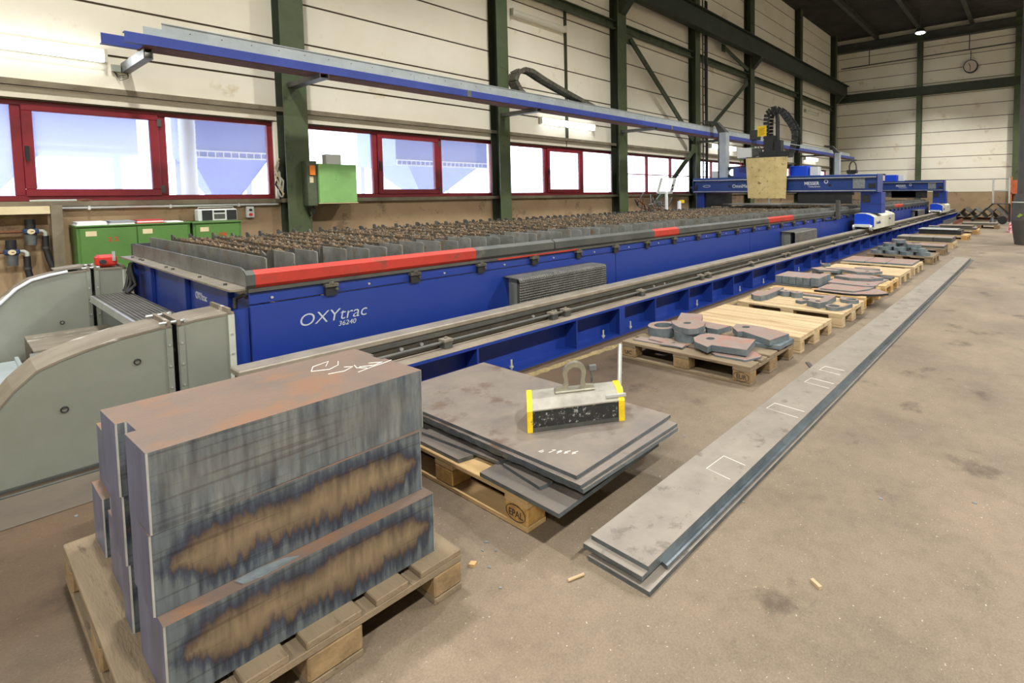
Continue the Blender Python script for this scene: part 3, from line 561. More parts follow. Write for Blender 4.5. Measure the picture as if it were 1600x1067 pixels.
ep.add(vs, [(i, i+1, N1+i+1, N1+i) for i in range(n)]+[(2*N1+i, 3*N1+i, 3*N1+i+1, 2*N1+i+1) for i in range(n)]+[(N1+i, N1+i+1, 3*N1+i+1, 3*N1+i) for i in range(n)]+[(i+1, i, 2*N1+i, 2*N1+i+1) for i in range(n)]+[(0, N1, 3*N1, 2*N1), (n, 2*N1+n, 3*N1+n, N1+n)])
part('end_plate', ep, 'steel', tb, label='bent grey end plate with chalk marks')
part('corner_leg', MB().box(XT-.06, XT-.025, 1.03, YT, .0, .69), 'blue', tb); part('corner_hose', MB().tube([(XT-.08, 1.05, .69), (XT-.1, 1.06, .75), (XT-.06, 1.09, .77), (XT-.03, 1.1, .76)], .012), 'rubber', tb)
for y in (4.5, 9, 13.5, 18, 22.5, 25): part('leg', MB().box(XT-.12, XT-.035, y-.06, y+.06, 0, .1).box(XB+.035, XB+.12, y-.06, y+.06, 0, .1), 'blue', tb)
part('sand_bed', MB().box(XB+.03, XT-.031, YT+.06, YTE-.03, .55, .6), 'dirt', tb)
# slats
def slatmesh(seed, dirty):
    r = random.Random(seed); n = 96; x0, x1 = XB+.04, XT-.1; vs = []; t = .004
    for yy in (-t, t):
        for i in range(n+1):
            x = x0+(x1-x0)*i/n; wv = .012*math.sin(x*2.1+seed)
            cz = .0 if (i < 3 or i > n-13 or not dirty) else r.uniform(-.06, -.012)
            if i == n or i == 0: cz = -.006
            vs.append((x, yy+wv, .62)); vs.append((x, yy+wv, .99+cz))
    m = MB(); o = 2*(n+1); fs = []; mi = []
    for i in range(n):
        d = 1 if (dirty and i < n-11) else 0
        for f in ((2*i, 2*i+2, 2*i+3, 2*i+1), (o+2*i, o+2*i+1, o+2*i+3, o+2*i+2), (2*i+1, 2*i+3, o+2*i+3, o+2*i+1)): m.add([], []); fs.append(f); mi.append(d)
    m.v = vs; m.f = fs+[(0, 1, o+1, o), (2*n, o+2*n, o+2*n+1, 2*n+1)]; m.m = mi+[0, 0]; m.sm = [False]*len(m.f)
    return m.mesh('slat', ['slat', 'slatdirty'])
def crustmesh(seed, amp):
    r = random.Random(seed); n = 120; x0, x1 = XB+.12, XT-.5+r.uniform(-.08, .06); m = MB(); vs = []
    for i in range(n+1):
        x = x0+(x1-x0)*i/n; wv = .012*math.sin(x*2.1+seed % 5); e = min(1, 8*i/n, 8*(n-i)/n); k = amp*e*(.35+r.random()**1.5)
        for a in (-80, 10, 60, 120, 170, 260):
            q = k*r.uniform(.6, 1.25); vs.append((x+r.uniform(-.012, .012), wv+.022*q*math.cos(math.radians(a)), .948+.022*q*math.sin(math.radians(a))*(1.9 if 0 < a < 180 else 2.6)))
    m.add(vs, [(i*6+k, i*6+(k+1) % 6, (i+1)*6+(k+1) % 6, (i+1)*6+k) for i in range(n) for k in range(6)], 0)
    return m.mesh('slag_crust', 'crust')
clean = slatmesh(0, False); sl = [slatmesh(k, True) for k in range(5)]; crs = [crustmesh(k, .62) for k in range(5)]
y = 1.245; i = 0
while y < YTE-.1:
    s = inst('slat', clean if i < 1 else sl[i % 5], tb, (-5.6+5.6, y, 0)); s.location = (5.6, y-13, random.uniform(-.008, .012))
    s.rotation_euler = (random.uniform(-.02, .02), 0, 0)
    if i >= 1:
        c = bpy.data.objects.new('slag_crust', crs[i % 5]); C.objects.link(c); c.parent = s
    y += .148; i += 1
# tread-plate step boxes on the side
def step(y0, y1, depth=.235):
    x1 = XT+depth; t = .008
    o = part('step_box', MB().prism([(XT, .64), (x1-.02, .636), (x1, .615), (x1, .3), (x1-t, .3), (x1-t, .61), (x1-.024, .628), (XT, .632)], 'y', y0, y1), 'tread', tb, label='grey tread-plate step box')
    part('step_bracket', MB().box(XT, x1-.12, y0+.06, y0+.1, .3, .63).box(XT, x1-.12, y1-.1, y1-.06, .3, .63), 'galv', o)
step(2.96, 4.08); step(9.15, 10.3, .3); step(21.4, 22.8)
text('lettering', 'OXYtrac', .115, (XT+.001, 1.352, .522), (R90, 0, R90), 'lettergrey', tb, shear=.2, bold=-.008); text('lettering', '36240', .046, (XT+.001, 1.59, .478), (R90, 0, R90), 'lettergrey', tb, shear=.2, bold=0)
text('lettering', 'OXYtrac', .075, (-5.2, YT+.019, .62), (R90, 0, 0), 'lettergrey', tb)
part('sensor_post', MB().box(XT+.03, XT+.11, 12.3, 12.42, .72, 1.17).box(XT, XT+.05, 12.1, 12.5, .74, .77).box(XT, XT+.03, 11.7, 12.4, .72, .735), 'dsteel', tb)
# sheet being cut, lying on the slats
solo('steel_sheet', MB().box(-7.0, -4.15, 12.3, 13.3, 1.052, 1.067), 'dsteel', 'long flat steel sheet lying on the slats under the gantry', 'sheet', (-5.6, 12.8, 1.052))
solo('steel_offcut', MB().box(-6.6, -5.2, 11.9, 12.05, 1.05, 1.065), 'steel', 'narrow steel strip lying on the slats in front of the gantry', 'strip', (-5.9, 12, 1.05))
# ================================================================== RAIL BEAMS
def railbeam(label, xf, sgn, y0, y1, detail):
    # xf: front edge of the flange, sgn -1 = body goes to -X
    t = thing('rail_beam', label, 'rail', (xf, (y0+y1)/2, 0), 'gantry rail beams'); X = lambda d: xf+sgn*d
    def bx(m, a, b, *r): return m.box(min(X(a), X(b)), max(X(a), X(b)), *r)
    part('base_flange', bx(MB(), 0, .33, y0, y1, 0, .018), 'blue', t); part('web', bx(MB(), .15, .17, y0, y1, .018, .27), 'blue', t)
    tf = part('top_flange', bx(MB(), 0, .36, y0, y1, .27, .292), ['blue', 'ledge'], t)
    for p in tf.data.polygons:
        if p.normal.z > .9: p.material_index = 1
    part('rail_base', bx(MB(), .205, .35, y0, y1, .292, .405), 'railface', t)
    part('rail_head', bx(MB(), .2, .352, y0-.02, y1, .405, .442), 'railtop', t, bev=.006); part('rack', bx(MB(), .19, .206, y0+.3, y1, .372, .4), 'dsteel', t)
    st = [1.3, 2.23, 3.22, 3.81, 4.37, 5.02, 5.55, 6.1, 6.67, 7.44]; y = 8.2
    while y < y1-.2: st.append(y); y += .78
    for y in st:
        if y > y0: part('stiffener', bx(MB(), .004, .15, y-.007, y+.007, .018, .27), 'blue', t)
    part('splice_plate', bx(MB(), -.004, .006, 3.78, 3.86, .0, .27), 'blue', t)
    if detail:
        part('guide_rod', MB().cyl((X(.145), y0+.3, .335), (X(.145), y1, .335), .013, 8), 'dsteel', t)
        ck_ = MB().box(-.035, .035, -.03, .03, 0, .05).box(-.04, .04, -.034, .034, .05, .066, 1).cyl((0, 0, .066), (0, 0, .08), .011, 6, mi=1).mesh('rod_clamp', ['dsteel', 'railtop'])
        for y in [1.3, 2.07, 3.07, 3.22, 4.3, 5.5, 5.68, 6.9, 8.1, 8.28]+[9.4+1.25*k for k in range(17)]: inst('rod_clamp', ck_, t, (X(.145), y, .292))
        hb = MB().cyl((0, 0, 0), (.014, 0, 0), .012, 8).mesh('rail_bolt', 'bright')
        for y in (1.78, 1.92, 2.9, 3.15, 4.6, 4.8, 7.0, 7.25): inst('rail_bolt', hb, t, (X(.205), y, .345))
        ab = MB().cyl((0, 0, 0), (0, 0, .075), .008, 6).cyl((0, 0, .012), (0, 0, .025), .016, 6).mesh('anchor_bolt', 'greypaint')
        for y in (2.55, 3.6, 4.0, 5.25, 6.35, 7.1, 8.5, 9.6): inst('anchor_bolt', ab, t, (X(.045), y, .018))
    return t
railbeam('blue rail beam with greasy gantry rail in front of the cutting table', -3.3, -1, .93, 30.0, True)
railbeam('blue rail beam behind the cutting table along the windows', -8.3, -1, 1.2, 30.0, False)
dm = MB(); r = random.Random(3); vs = []; n = 160
for i in range(n+1):
    y = 1.0+8*i/n; k = .5+.5*r.random(); xx = -3.13-.02*math.sin(y*3)
    for dx, z in ((-.1, 0), (-.05, .014*k), (0, .024*k), (.05, .012*k), (.09, 0)): vs.append((xx+dx*.55*k+r.uniform(-.004, .004), y, z))
dm.add(vs, [(i*5+k, i*5+k+1, (i+1)*5+k+1, (i+1)*5+k) for i in range(n) for k in range(4)])
d = solo('dust_ridge', dm, 'dirt', 'ridge of swept brown grit along the foot of the rail beam', 'dust', (-3.13, 5, 0)); d['kind'] = 'stuff'
# ================================================================== GANTRIES
def gantry(label, yg, first):
    t = thing('gantry', label, 'gantry', (-6.0, yg, .29), 'cutting gantries on the rails'); x0, x1 = -8.76, -3.32; z0, z1 = 1.356, 1.81; yb = yg+.5
    part('beam', MB().box(x0, x1, yg+.02, yb, z0, z1), 'navy', t, bev=.008)
    part('beam_top_ledge', MB().box(x0, x1, yg-.03, yg+.02, z1-.07, z1), 'navy', t, bev=.006); part('beam_bottom_ledge', MB().box(x0, x1, yg-.03, yg+.02, z0, z0+.05), 'navy', t, bev=.006)
    part('upper_track', MB().box(x0+.02, x1-.02, yg-.045, yg-.03, z1-.085, z1-.065), 'bright', t); part('lower_track', MB().box(x0+.02, x1-.02, yg-.045, yg-.03, z0+.03, z0+.05), 'bright', t)
    for x in (x0-.015, x1): part('end_plate', MB().box(x, x+.015, yg-.03, yb, z0, z1), 'navy', t)
    part('end_stop', MB().cyl((x0-.14, yg+.05, 1.52), (x0-.015, yg+.05, 1.52), .04, 10).box(x0+.05, x0+.12, yg-.02, yg+.02, 1.45, 1.6), 'black', t)
    text('lettering', 'MESSER', .125, (-5.22, yg+.018, 1.555), (R90, 0, 0), 'white', t, bold=.014); text('lettering', 'Cutting Systems', .05, (-5.1, yg+.018, 1.495), (R90, 0, 0), 'white', t)
    part('round_emblem', MB().tube([(-4.62+.045*math.cos(a*math.pi/10), yg+.017, 1.64+.045*math.sin(a*math.pi/10)) for a in range(21)], .01, 5), 'white', t)
    part('hole_cap', MB().cyl((-4.52, yg+.02, 1.55), (-4.52, yg+.01, 1.55), .04, 12).cyl((-7.52, yg+.02, 1.55), (-7.52, yg+.01, 1.55), .04, 12), 'black', t)
    text('lettering', 'OmniMat', .14, (-7.42, yg+.018, 1.505), (R90, 0, 0), 'white', t)
    part('mirror_plate', MB().box(-3.92, -3.62, yg, yg+.02, 1.45, 1.71), 'flake', t); part('socket_panel', MB().box(-3.54, -3.38, yg, yg+.02, 1.47, 1.57), 'black', t)
    part('hose_reel', MB().tube([(-8.3+.13*math.cos(a*.5), yg+.015, 1.56+.03*math.sin(a*.5)) for a in range(13)], .006, 5), 'white', t)
    # right leg and carriage
    part('leg', MB().box(-3.74, -3.23, yg+.06, yb-.02, .82, z0), 'blue', t, bev=.006); part('leg_panel', MB().box(-3.7, -3.5, yg+.045, yg+.06, 1.1, 1.28), 'black', t); part('leg_cap', MB().box(-3.75, -3.22, yg+.05, yb-.01, 1.06, 1.075), 'navy', t)
    ca = part('carriage_cover', MB().prism([(-3.78, .5), (-3.3, .44), (-3.3, .74), (-3.38, .79), (-3.52, .83), (-3.7, .83), (-3.78, .8)], 'y', yg-.32, yg+1.9), 'carr', t, label='cream carriage cover with blue front')
    part('front_cap', MB().prism([(-3.775, .55), (-3.305, .5), (-3.305, .735), (-3.385, .785), (-3.52, .823), (-3.7, .823), (-3.775, .795)], 'y', yg-.335, yg-.32), 'carrblue', ca)
    part('bumper', MB().box(-3.76, -3.38, yg-.42, yg-.335, .5, .56), 'greylt', ca)
    for x in (-3.8, -3.4): part('wheel', MB().cyl((x, yg-.34, .47), (x+.06, yg-.34, .47), .075, 14), 'bright', ca)
    part('motor_block', MB().box(-3.7, -3.45, yg-.2, yg+1.7, .445, .5), 'black', ca)
    text('lettering', 'OmniMat', .11, (-3.297, yg-.12, .56), (R90, 0, R90), 'beamblue', ca); text('lettering', 'MESSER', .06, (-3.297, yg+1.2, .62), (R90, 0, R90), 'navy', ca)
    # left leg
    part('leg', MB().box(-8.7, -8.42, yg+.06, yb-.02, .44, z0), 'blue', t, bev=.006); part('cabinet', MB().box(-8.4, -7.75, yg+.1, yb+.1, .95, z0-.01), 'black', t)
    part('skirt', MB().box(-5.4, -3.95, yg+.03, yg+.06, 1.06, z0), 'black', t)
    # boxes behind the beam, energy chain along the top
    part('drive_box', MB().box(-7.55, -6.5, yb-.2, yb+.25, z1, 2.1), 'beamblue', t, bev=.01); part('drive_box', MB().box(-5.75, -5.25, yb-.2, yb+.25, z1, 2.09), 'carrblue', t, bev=.01)
    part('white_box', MB().box(-5.2, -4.98, yb-.1, yb+.15, z1, 2.06), 'greylt', t); part('white_box', MB().box(-8.35, -8.1, yb-.1, yb+.1, z1, 2.03), 'greylt', t)
    pts = [(-7.6, 1.84)]+[(-7.78-.13*math.sin(a)*1.0, 1.98-.14*math.cos(a)) for a in [k*math.pi/8 for k in range(9)]]+[(-6.6, 2.14), (-5.8, 2.12)]
    for p, q in zip(pts, pts[1:]): part('chain_link', MB().bar((p[0], yb+.1, p[1]), (q[0], yb+.1, q[1]), .14, .07), 'chain', t)
    part('signal_tower', MB().cyl((-7.4, yb, z1), (-7.4, yb, 2.3), .012, 6), 'redpl', t); part('signal_light_green', MB().cyl((-7.4, yb, 2.3), (-7.4, yb, 2.42), .035, 10), 'cabgreen', t); part('signal_light_red', MB().cyl((-7.4, yb, 2.44), (-7.4, yb, 2.55), .035, 10), 'redpl', t)
    if first:
        sv = []; n = 16
        for k in range(7):
            z = 1.2+1.13*k/6
            for i_ in range(n+1):
                x = -6.86+.012*(6-k)+(1.255-.02*(6-k))*i_/n; sv.append((x, yg-.22-.07*math.sin(math.pi*i_/n), z+.012*math.sin(i_*2.3)*(k == 0)))
        m = MB().add(sv, [(k*(n+1)+i_, k*(n+1)+i_+1, (k+1)*(n+1)+i_+1, (k+1)*(n+1)+i_) for k in range(6) for i_ in range(n)], 0, True)
        m.add([(x, y_+.025, z) for x, y_, z in sv], [(k*(n+1)+i_, (k+1)*(n+1)+i_, (k+1)*(n+1)+i_+1, k*(n+1)+i_+1) for k in range(6) for i_ in range(n)], 0, True)
        sh = part('spatter_shield', m, 'shield', t, label='stained tan spatter shield hanging in front of the beam')
        part('shield_hanger', MB().box(-6.85, -5.62, yg-.22, yg+.2, 2.33, 2.36), 'black', sh)
        part('torch_carriage', MB().box(-6.45, -5.9, yg-.15, yg-.05, 1.3, 2.33).box(-6.5, -5.6, yg-.1, yg+.2, 2.36, 2.5).box(-6.35, -6.1, yg-.1, yg+.15, 2.5, 2.95).box(-6.0, -5.85, yg-.1, yg+.1, 2.5, 2.8), 'black', t)
        part('torch', MB().cyl((-6.2, yg-.1, 1.06), (-6.2, yg-.1, 1.3), .03, 10), 'bright', t)
        part('motor_box', MB().box(-6.8, -6.55, yg-.1, yg+.12, 2.85, 3.13), 'chain', t, bev=.01)
        sg = part('warning_sign', MB().box(-6.53, -6.26, yg-.14, yg-.13, 2.93, 3.22), 'yellow', t)
        for k in range(6): part('print_line', MB().box(-6.49, -6.3 - .03*(k % 2), yg-.1405, yg-.14, 3.14-.035*k, 3.15-.035*k), 'ink', sg)
        part('gas_box', MB().box(-7.2, -6.75, yg-.1, yg+.25, 2.35, 2.64), 'greylt', t, bev=.01); part('gas_box', MB().box(-6.74, -6.55, yg-.05, yg+.2, 2.4, 2.62), 'dsteel', t)
        pts = [(-6.3, 2.45), (-6.3, 2.75), (-6.3, 3.05), (-6.3, 3.35), (-6.27, 3.55), (-6.15, 3.65), (-5.98, 3.66), (-5.83, 3.55), (-5.7, 3.38), (-5.57, 3.2), (-5.48, 3.02), (-5.46, 2.85), (-5.5, 2.65), (-5.55, 2.42)]
        for yy in (yg-.06, yg+.22):
            for p, q in zip(pts, pts[1:]):
                d = Vector((q[0]-p[0], 0, q[1]-p[1])); k = max(1, round(d.length/.1))
                for j in range(k):
                    a = Vector((p[0], yy, p[1]))+d*(j/k); b = Vector((p[0], yy, p[1]))+d*((j+.8)/k); part('chain_link', MB().bar(a, b, .05, .16), 'black', t)
        pts2 = [(-6.05, 3.6), (-6.02, 3.35), (-6.02, 3.1), (-6.02, 2.9), (-6.02, 2.55)]
        for p, q in zip(pts2, pts2[1:]): part('hose', MB().tube([(p[0], yg+.08, p[1]), (q[0], yg+.08, q[1])], .06, 8), 'rubber', t)
        for k in range(4): part('cable', MB().tube([(-6.75+.04*k, yg-.05, 2.86), (-6.7+.05*k, yg-.12, 2.72-.03*k), (-6.5, yg-.12, 2.68), (-6.4, yg-.1, 2.5)], .012, 6), 'rubber', t)
    else:
        part('torch_carriage', MB().box(-7.3, -7.0, yg-.12, yg-.05, 1.2, 2.2).box(-7.35, -6.9, yg-.12, yg+.1, 2.2, 2.35), 'black', t)
        part('hose_reel', MB().tube([(-7.1+.16*math.cos(a*math.pi/10), yg, 2.45+.3*math.sin(a*math.pi/10)) for a in range(21)], .035, 6), 'dusty', t)
        part('skirt', MB().box(-6.5, -4.4, yg+.03, yg+.06, 1.1, z0), 'dsteel', t)
    # duct up to the cable beam
    part('cable_duct', MB().box(-8.08, -7.85, yb-.1, yb+.12, z1, 3.2), 'silver', t, label='light grey vertical cable duct'); part('duct_edge', MB().box(-8.13, -8.08, yb-.1, yb+.12, z1, 3.2), 'dsteel', t)
    part('duct_elbow', MB().prism([(-8.13, 3.2), (-7.85, 3.2), (-8.2, 3.55), (-8.6, 3.6), (-8.6, 3.52), (-8.25, 3.48)], 'y', yb-.1, yb+.12), 'dsteel', t)
    return t
gantry('near blue cutting gantry with tan spatter shield and looped energy chain', 13.6, True)
gantry('far blue cutting gantry close to the end wall', 24.6, False)
# ================================================================== CABLE BEAM ON THE WALL
cb = thing('cable_beam', 'long blue and silver cable carrier beam along the left wall', 'cable carrier', (-8.5, 15, 3.0))
part('front_channel', MB().box(-8.41, -8.4, 1.34, 29.4, 3.118, 3.235).box(-8.5, -8.41, 1.34, 29.4, 3.118, 3.126).box(-8.5, -8.41, 1.34, 29.4, 3.227, 3.235), 'beamblue', cb)
part('rear_channel', MB().box(-8.71, -8.7, 1.2, 29.6, 3.118, 3.235).box(-8.8, -8.71, 1.2, 29.6, 3.118, 3.126), 'beamblue', cb)
part('underside_plate', MB().box(-8.8, -8.41, 1.5, 29.3, 3.11, 3.1175), 'rust', cb)
ty = [1.65, 4.65, 7.7, 10.75, 13.8, 16.85, 19.9, 22.95, 26.0, 28.6]
for a, b in zip(ty, ty[1:]): part('tray_side', MB().box(-8.425, -8.42, a+.004, b-.004, 3.235, 3.395).box(-8.45, -8.41, a+.004, b-.004, 3.39, 3.4), 'silver', cb)
for a, b in zip(ty, ty[1:]): part('tray_floor', MB().box(-8.72, -8.425, a, b, 3.24, 3.25).box(-8.725, -8.72, a-.1, b, 3.235, 3.395), 'silver', cb)
tbm = MB().cyl((0, 0, 0), (.004, 0, 0), .007, 6).mesh('tray_bolt', 'dsteel')
for k in range(60): inst('tray_bolt', tbm, cb, (-8.42, 1.9+k*.3, 3.33))
part('splice', MB().box(-8.405, -8.392, 5.6, 5.68, 3.12, 3.235).box(-8.405, -8.392, 11.9, 11.98, 3.12, 3.235), 'steel', cb)
for k, y in enumerate(CY): part('bracket', MB().box(-9.55, -8.38, y-.1, y+.02, 3.045, 3.055).box(-9.55, -8.38, y-.1, y-.09, 3.055, 3.118).box(-9.55, -8.38, y+.01, y+.02, 3.055, 3.118), 'dsteel', cb)
part('end_bracket', MB().box(XW+.002, -8.6, 1.52, 1.6, 3.0, 3.01).box(XW+.002, -8.6, 1.52, 1.53, 3.01, 3.118).box(XW+.002, -8.6, 1.59, 1.6, 3.01, 3.118), 'steel', cb)
pts = [(7.05, 3.3), (6.85, 3.42), (6.72, 3.6), (6.78, 3.76), (6.95, 3.86), (7.15, 3.86)]+[(7.15+.31*k, 3.86-.0*k-.58*(k/7.0)**.85) for k in range(1, 8)]+[(9.8, 3.26), (11.0, 3.26), (12.4, 3.26), (13.9, 3.3), (14.1, 3.5)]
for p, q in zip(pts, pts[1:]):
    d = Vector((0, q[0]-p[0], q[1]-p[1])); k = max(1, round(d.length/.12))
    for j in range(k):
        a = Vector((-8.56, p[0], p[1]))+d*(j/k); b = Vector((-8.56, p[0], p[1]))+d*((j+.93)/k)
        part('chain_link', MB().bar(a+Vector((.11, 0, 0)), b+Vector((.11, 0, 0)), .02, .085, up=(0, -(b-a).z, (b-a).y)).bar(a-Vector((.11, 0, 0)), b-Vector((.11, 0, 0)), .02, .085, up=(0, -(b-a).z, (b-a).y)).bar(a, b, .2, .03, up=(0, -(b-a).z, (b-a).y)), 'dusty', cb)
# ================================================================== CHUTE GUARDS AT THE TABLE END
def chute(label, xf, xb, arc, yflange, holes, dx=0):
    t = thing('chute_guard', label, 'guard', ((xf+xb)/2, .55, 0), 'curved sheet-metal guards at the table end'); y1 = arc[-1][0]
    near = [p for p in arc if p[0] <= yflange]+[(yflange, [a[1] for a in arc if a[0] <= yflange][-1])]; far = [(yflange+.02, near[-1][1])]+[p for p in arc if p[0] > yflange]
    for nm, poly in (('front_sheet', near), ('front_sheet', far)):
        pl = [(poly[0][0], 0)]+poly+[(poly[-1][0], 0)]
        part(nm, MB().prism(pl, 'x', xf-.012, xf), 'galv', t); part('rear_sheet', MB().prism(pl, 'x', xb, xb+.012), 'galv', t)
        m = MB(); vs = []
        for y, z in poly: vs += [(xb-.004, y, z+.004), (xf+.004, y, z+.004), (xb-.004, y, z-.008), (xf+.004, y, z-.008)]
        k = len(poly)
        m.add(vs, [(4*i, 4*i+1, 4*i+5, 4*i+4) for i in range(k-1)]+[(4*i+2, 4*i+6, 4*i+7, 4*i+3) for i in range(k-1)]+[(4*i+1, 4*i+3, 4*i+7, 4*i+5) for i in range(k-1)]+[(4*i, 4*i+4, 4*i+6, 4*i+2) for i in range(k-1)], 0)
        part('top_sheet', m, 'galvtop', t)
    zt = near[-1][1]
    for y in (yflange-.016, yflange+.036): part('joint_flange', MB().box(xf, xf+.01, y-.012, y+.012, 0, zt-.01), 'galv', t)
    part('joint_flange', MB().box(xf, xf+.012, y1-.03, y1, 0, arc[-1][1]-.01), 'greypaint', t)
    rv = MB().cyl((0, 0, 0), (.006, 0, 0), .006, 6).mesh('rivet', 'bright')
    for y in (yflange-.016, yflange+.036, y1-.015):
        for z in (.08, .2, .32, .44, .56): inst('rivet', rv, t, (xf+.012, y, z))
    for ya, za in ((yflange-.02, zt), (yflange+.02, zt), (y1-.03, arc[-1][1])): part('clamp_rib', MB().box(xb, xf+.01, ya, ya+.015, za, za+.03), 'galvtop', t)
    for x in (xb+.02, xf-.01): part('wing_bolt', MB().cyl((x, yflange-.05, zt+.02), (x, yflange+.06, zt+.02), .008, 8).box(x-.02, x+.02, yflange+.05, yflange+.056, zt+.01, zt+.03), 'bright', t)
    for y, z in holes: part('eye_bolt', MB().tube([(xf+.008, y+.012*math.cos(a*math.pi/6), z+.014*math.sin(a*math.pi/6)) for a in range(13)], .003, 5), 'black', t)
    return t
arc = [(.03, .0), (.05, .12), (.085, .27), (.141, .405), (.181, .466), (.257, .546), (.33, .578), (.411, .605), (.548, .641), (.697, .662), (.85, .676), (1.02, .686)]
chute('large curved galvanised guard at the table corner, nearest the stacked blocks', -3.96, -4.3, arc, .745, [(.335, .33), (.60, .50)])
arc2 = [(.04, 0), (.06, .14), (.12, .3), (.2, .41), (.291, .49), (.38, .6), (.466, .665), (.57, .695), (.673, .714), (.806, .722), (1.04, .712)]
chute('rear curved galvanised guard with a red device on top, in front of the green cabinet', -7.05, -7.4, arc2, .81, [(.62, .28), (.8, .45)])
part('white_edge_trim', MB().tube([(-7.045, y, z+.012) for y, z in arc2[1:9]], .014, 6), 'white', [o for o in C.objects if o.name.startswith('chute_guard')][1])
# platform between the guards
pf = thing('step_platform', 'grey tread-plate platform at the end of the cutting table', 'platform', (-6.0, .95, 0))
part('deck', MB().box(-6.95, -4.6, .8, 1.04, .47, .5), 'tread', pf, bev=.006); part('front_edge', MB().box(-6.95, -4.6, .785, .8, .44, .5), 'bright', pf)
for x in (-6.8, -5.7, -4.7): part('support_bracket', MB().prism([(.82, .47), (1.04, .47), (1.04, .2)], 'x', x-.03, x+.03), 'blue', pf)
part('leg', MB().box(-6.9, -6.84, 1.0, 1.06, 0, .47).box(-4.7, -4.64, 1.0, 1.06, 0, .47), 'blue', pf)
tr_ = thing('metal_trough', 'light folded metal trough lying between the two curved guards', 'trough', (-6.4, .6, 0))
part('top_face', MB().prism([(-6.79, .25), (-6.1, .24), (-6.1, .225), (-6.79, .235)], 'y', .39, .86), 'galvtop', tr_); part('front_face', MB().box(-6.11, -6.1, .37, .86, .12, .225), 'bright', tr_); part('rear_face', MB().box(-6.79, -6.78, .39, .86, 0, .235), 'galvtop', tr_); part('foot', MB().box(-6.78, -5.95, .42, .84, 0, .12), 'dsteel', tr_)
solo('floor_pan', MB().box(-6.95, -4.35, -.1, .36, 0, .03).box(-6.95, -4.35, .34, .36, .03, .06), 'silver', 'pale shiny sheet-metal pan on the floor between the curved guards', 'pan', (-5.6, .1, 0))
rd = thing('red_vise', 'small red metal device with a lever on top of the rear guard', 'device', (-7.25, .94, .72))
part('body', MB().box(-7.33, -7.17, .865, 1.0, .729, .835), 'redpl', rd, bev=.02); part('nozzle', MB().cyl((-7.17, .9, .78), (-7.1, .9, .78), .022, 10), 'black', rd); part('lever', MB().box(-7.17, -7.155, .965, .985, .78, .87), 'bright', rd)
solo('bent_sheet_scrap', MB().prism([(.6, .735), (.77, .75), (.77, .765), (.6, .748)], 'x', -7.3, -7.08), 'galvtop', 'bent offcut of sheet metal on the rear guard left of the red device', 'scrap', (-7.2, .77, .73))
hs = thing('hose_bundle', 'tangle of black hoses at the rear corner of the cutting table', 'hoses', (-7.0, 1.03, .5))
for k in range(7):
    r = random.Random(k); part('hose', MB().tube([(-6.74-.03*k, .99, .516), (-6.74-.03*k+r.uniform(-.02, .02), 1.03+r.uniform(-.03, .03), .58), (-6.76-.03*k+r.uniform(-.03, .03), 1.03, .68), (-6.93+r.uniform(-.03, .03), 1.05, .76)], .014, 6), 'rubber', hs)
solo('floor_channel', MB().box(-3.89, -3.865, -.6, .95, 0, .006).box(-3.955, -3.935, -.6, 1, 0, .012), 'dsteel', 'dark steel edge strip on the floor along the curved guard', 'strip', (-3.9, .2, 0))
solo('floor_board', MB().box(-3.86, -3.5, -.8, .9, 0, .004), 'stripgrey', 'flat brown cover strip on the floor left of the stacked blocks', 'strip', (-3.7, .05, 0))
# ================================================================== PALLETS
def pallet_proto(wood, blk, full=False):
    P = []
    ys = [0, .18625, .3275, .51375, .655]; ws = [.145, .1, .145, .1, .145]
    if full: ys = [k*.115 for k in range(7)]; ws = [.101, .104, .1, .103, .102, .1, .11]
    for y, w_ in zip(ys, ws): P.append(('deck_board', MB().box(-.6, .6, y, y+w_, .122, .144).mesh('deck_board', wood, bev=.003)))
    for x in (-.5275, 0, .5275): P.append(('cross_board', MB().box(x-.0725, x+.0725, 0, .8, .1, .122).mesh('cross_board', wood, bev=.002)))
    for y0, y1 in ((0, .1), (.3275, .4725), (.7, .8)):
        for x in (-.5275, 0, .5275): P.append(('block', MB().box(x-.0725, x+.0725, y0, y1, .022, .1).mesh('block', blk, bev=.006)))
        P.append(('bottom_board', MB().box(-.6, .6, y0, y1, 0, .022).mesh('bottom_board', wood, bev=.003)))
    return P
PP = {'old': pallet_proto('woodold', 'woodblkold'), 'new': pallet_proto('woodnew', 'woodnew'), 'mid': pallet_proto('woodmid', 'woodblk'), 'full': pallet_proto('woodnew', 'woodnew', True)}
PAL = [(-2.235, .214, 0, 'old', 'weathered wooden pallet carrying the stack of thick steel blocks'), (-2.277, 1.335, .003, 'mid', 'wooden pallet under the wide plates and the lifting magnet'),
       (-2.25, 3.29, .0, 'old', 'grey-brown wooden pallet with lug plates and a thick ring'), (-2.24, 4.22, -.01, 'full', 'empty pale new wooden pallet'), (-2.2, 5.25, .0, 'full', 'pale wooden pallet with small rings and L-shaped brackets'),
       (-2.24, 6.2, .01, 'mid', 'wooden pallet under the row of six square bars'), (-2.22, 7.12, 0, 'mid', 'wooden pallet under the heap of grey lever plates'), (-2.24, 8.1, 0, 'full', 'almost empty striped wooden pallet before the flat plates'),
       (-2.24, 9.15, 0, 'new', 'pale new wooden pallet covered by flat rectangular plates'), (-2.2, 10.7, 0, 'old', 'brown wooden pallet piled with thick round cams'), (-2.24, 12.3, .02, 'old', 'dark wooden pallet between the cams and the long bars'),
       (-2.24, 13.8, 0, 'new', 'pale wooden pallet under the long flat bars'), (-2.2, 16.3, -.02, 'mid', 'wooden pallet under the pale sheet with dark sides'), (-2.15, 18.7, 0, 'mid', 'wooden pallet under the reddish far plates'), (-1.75, 21.6, 0, 'old', 'dark wooden pallet farthest down the row')]
pal = []
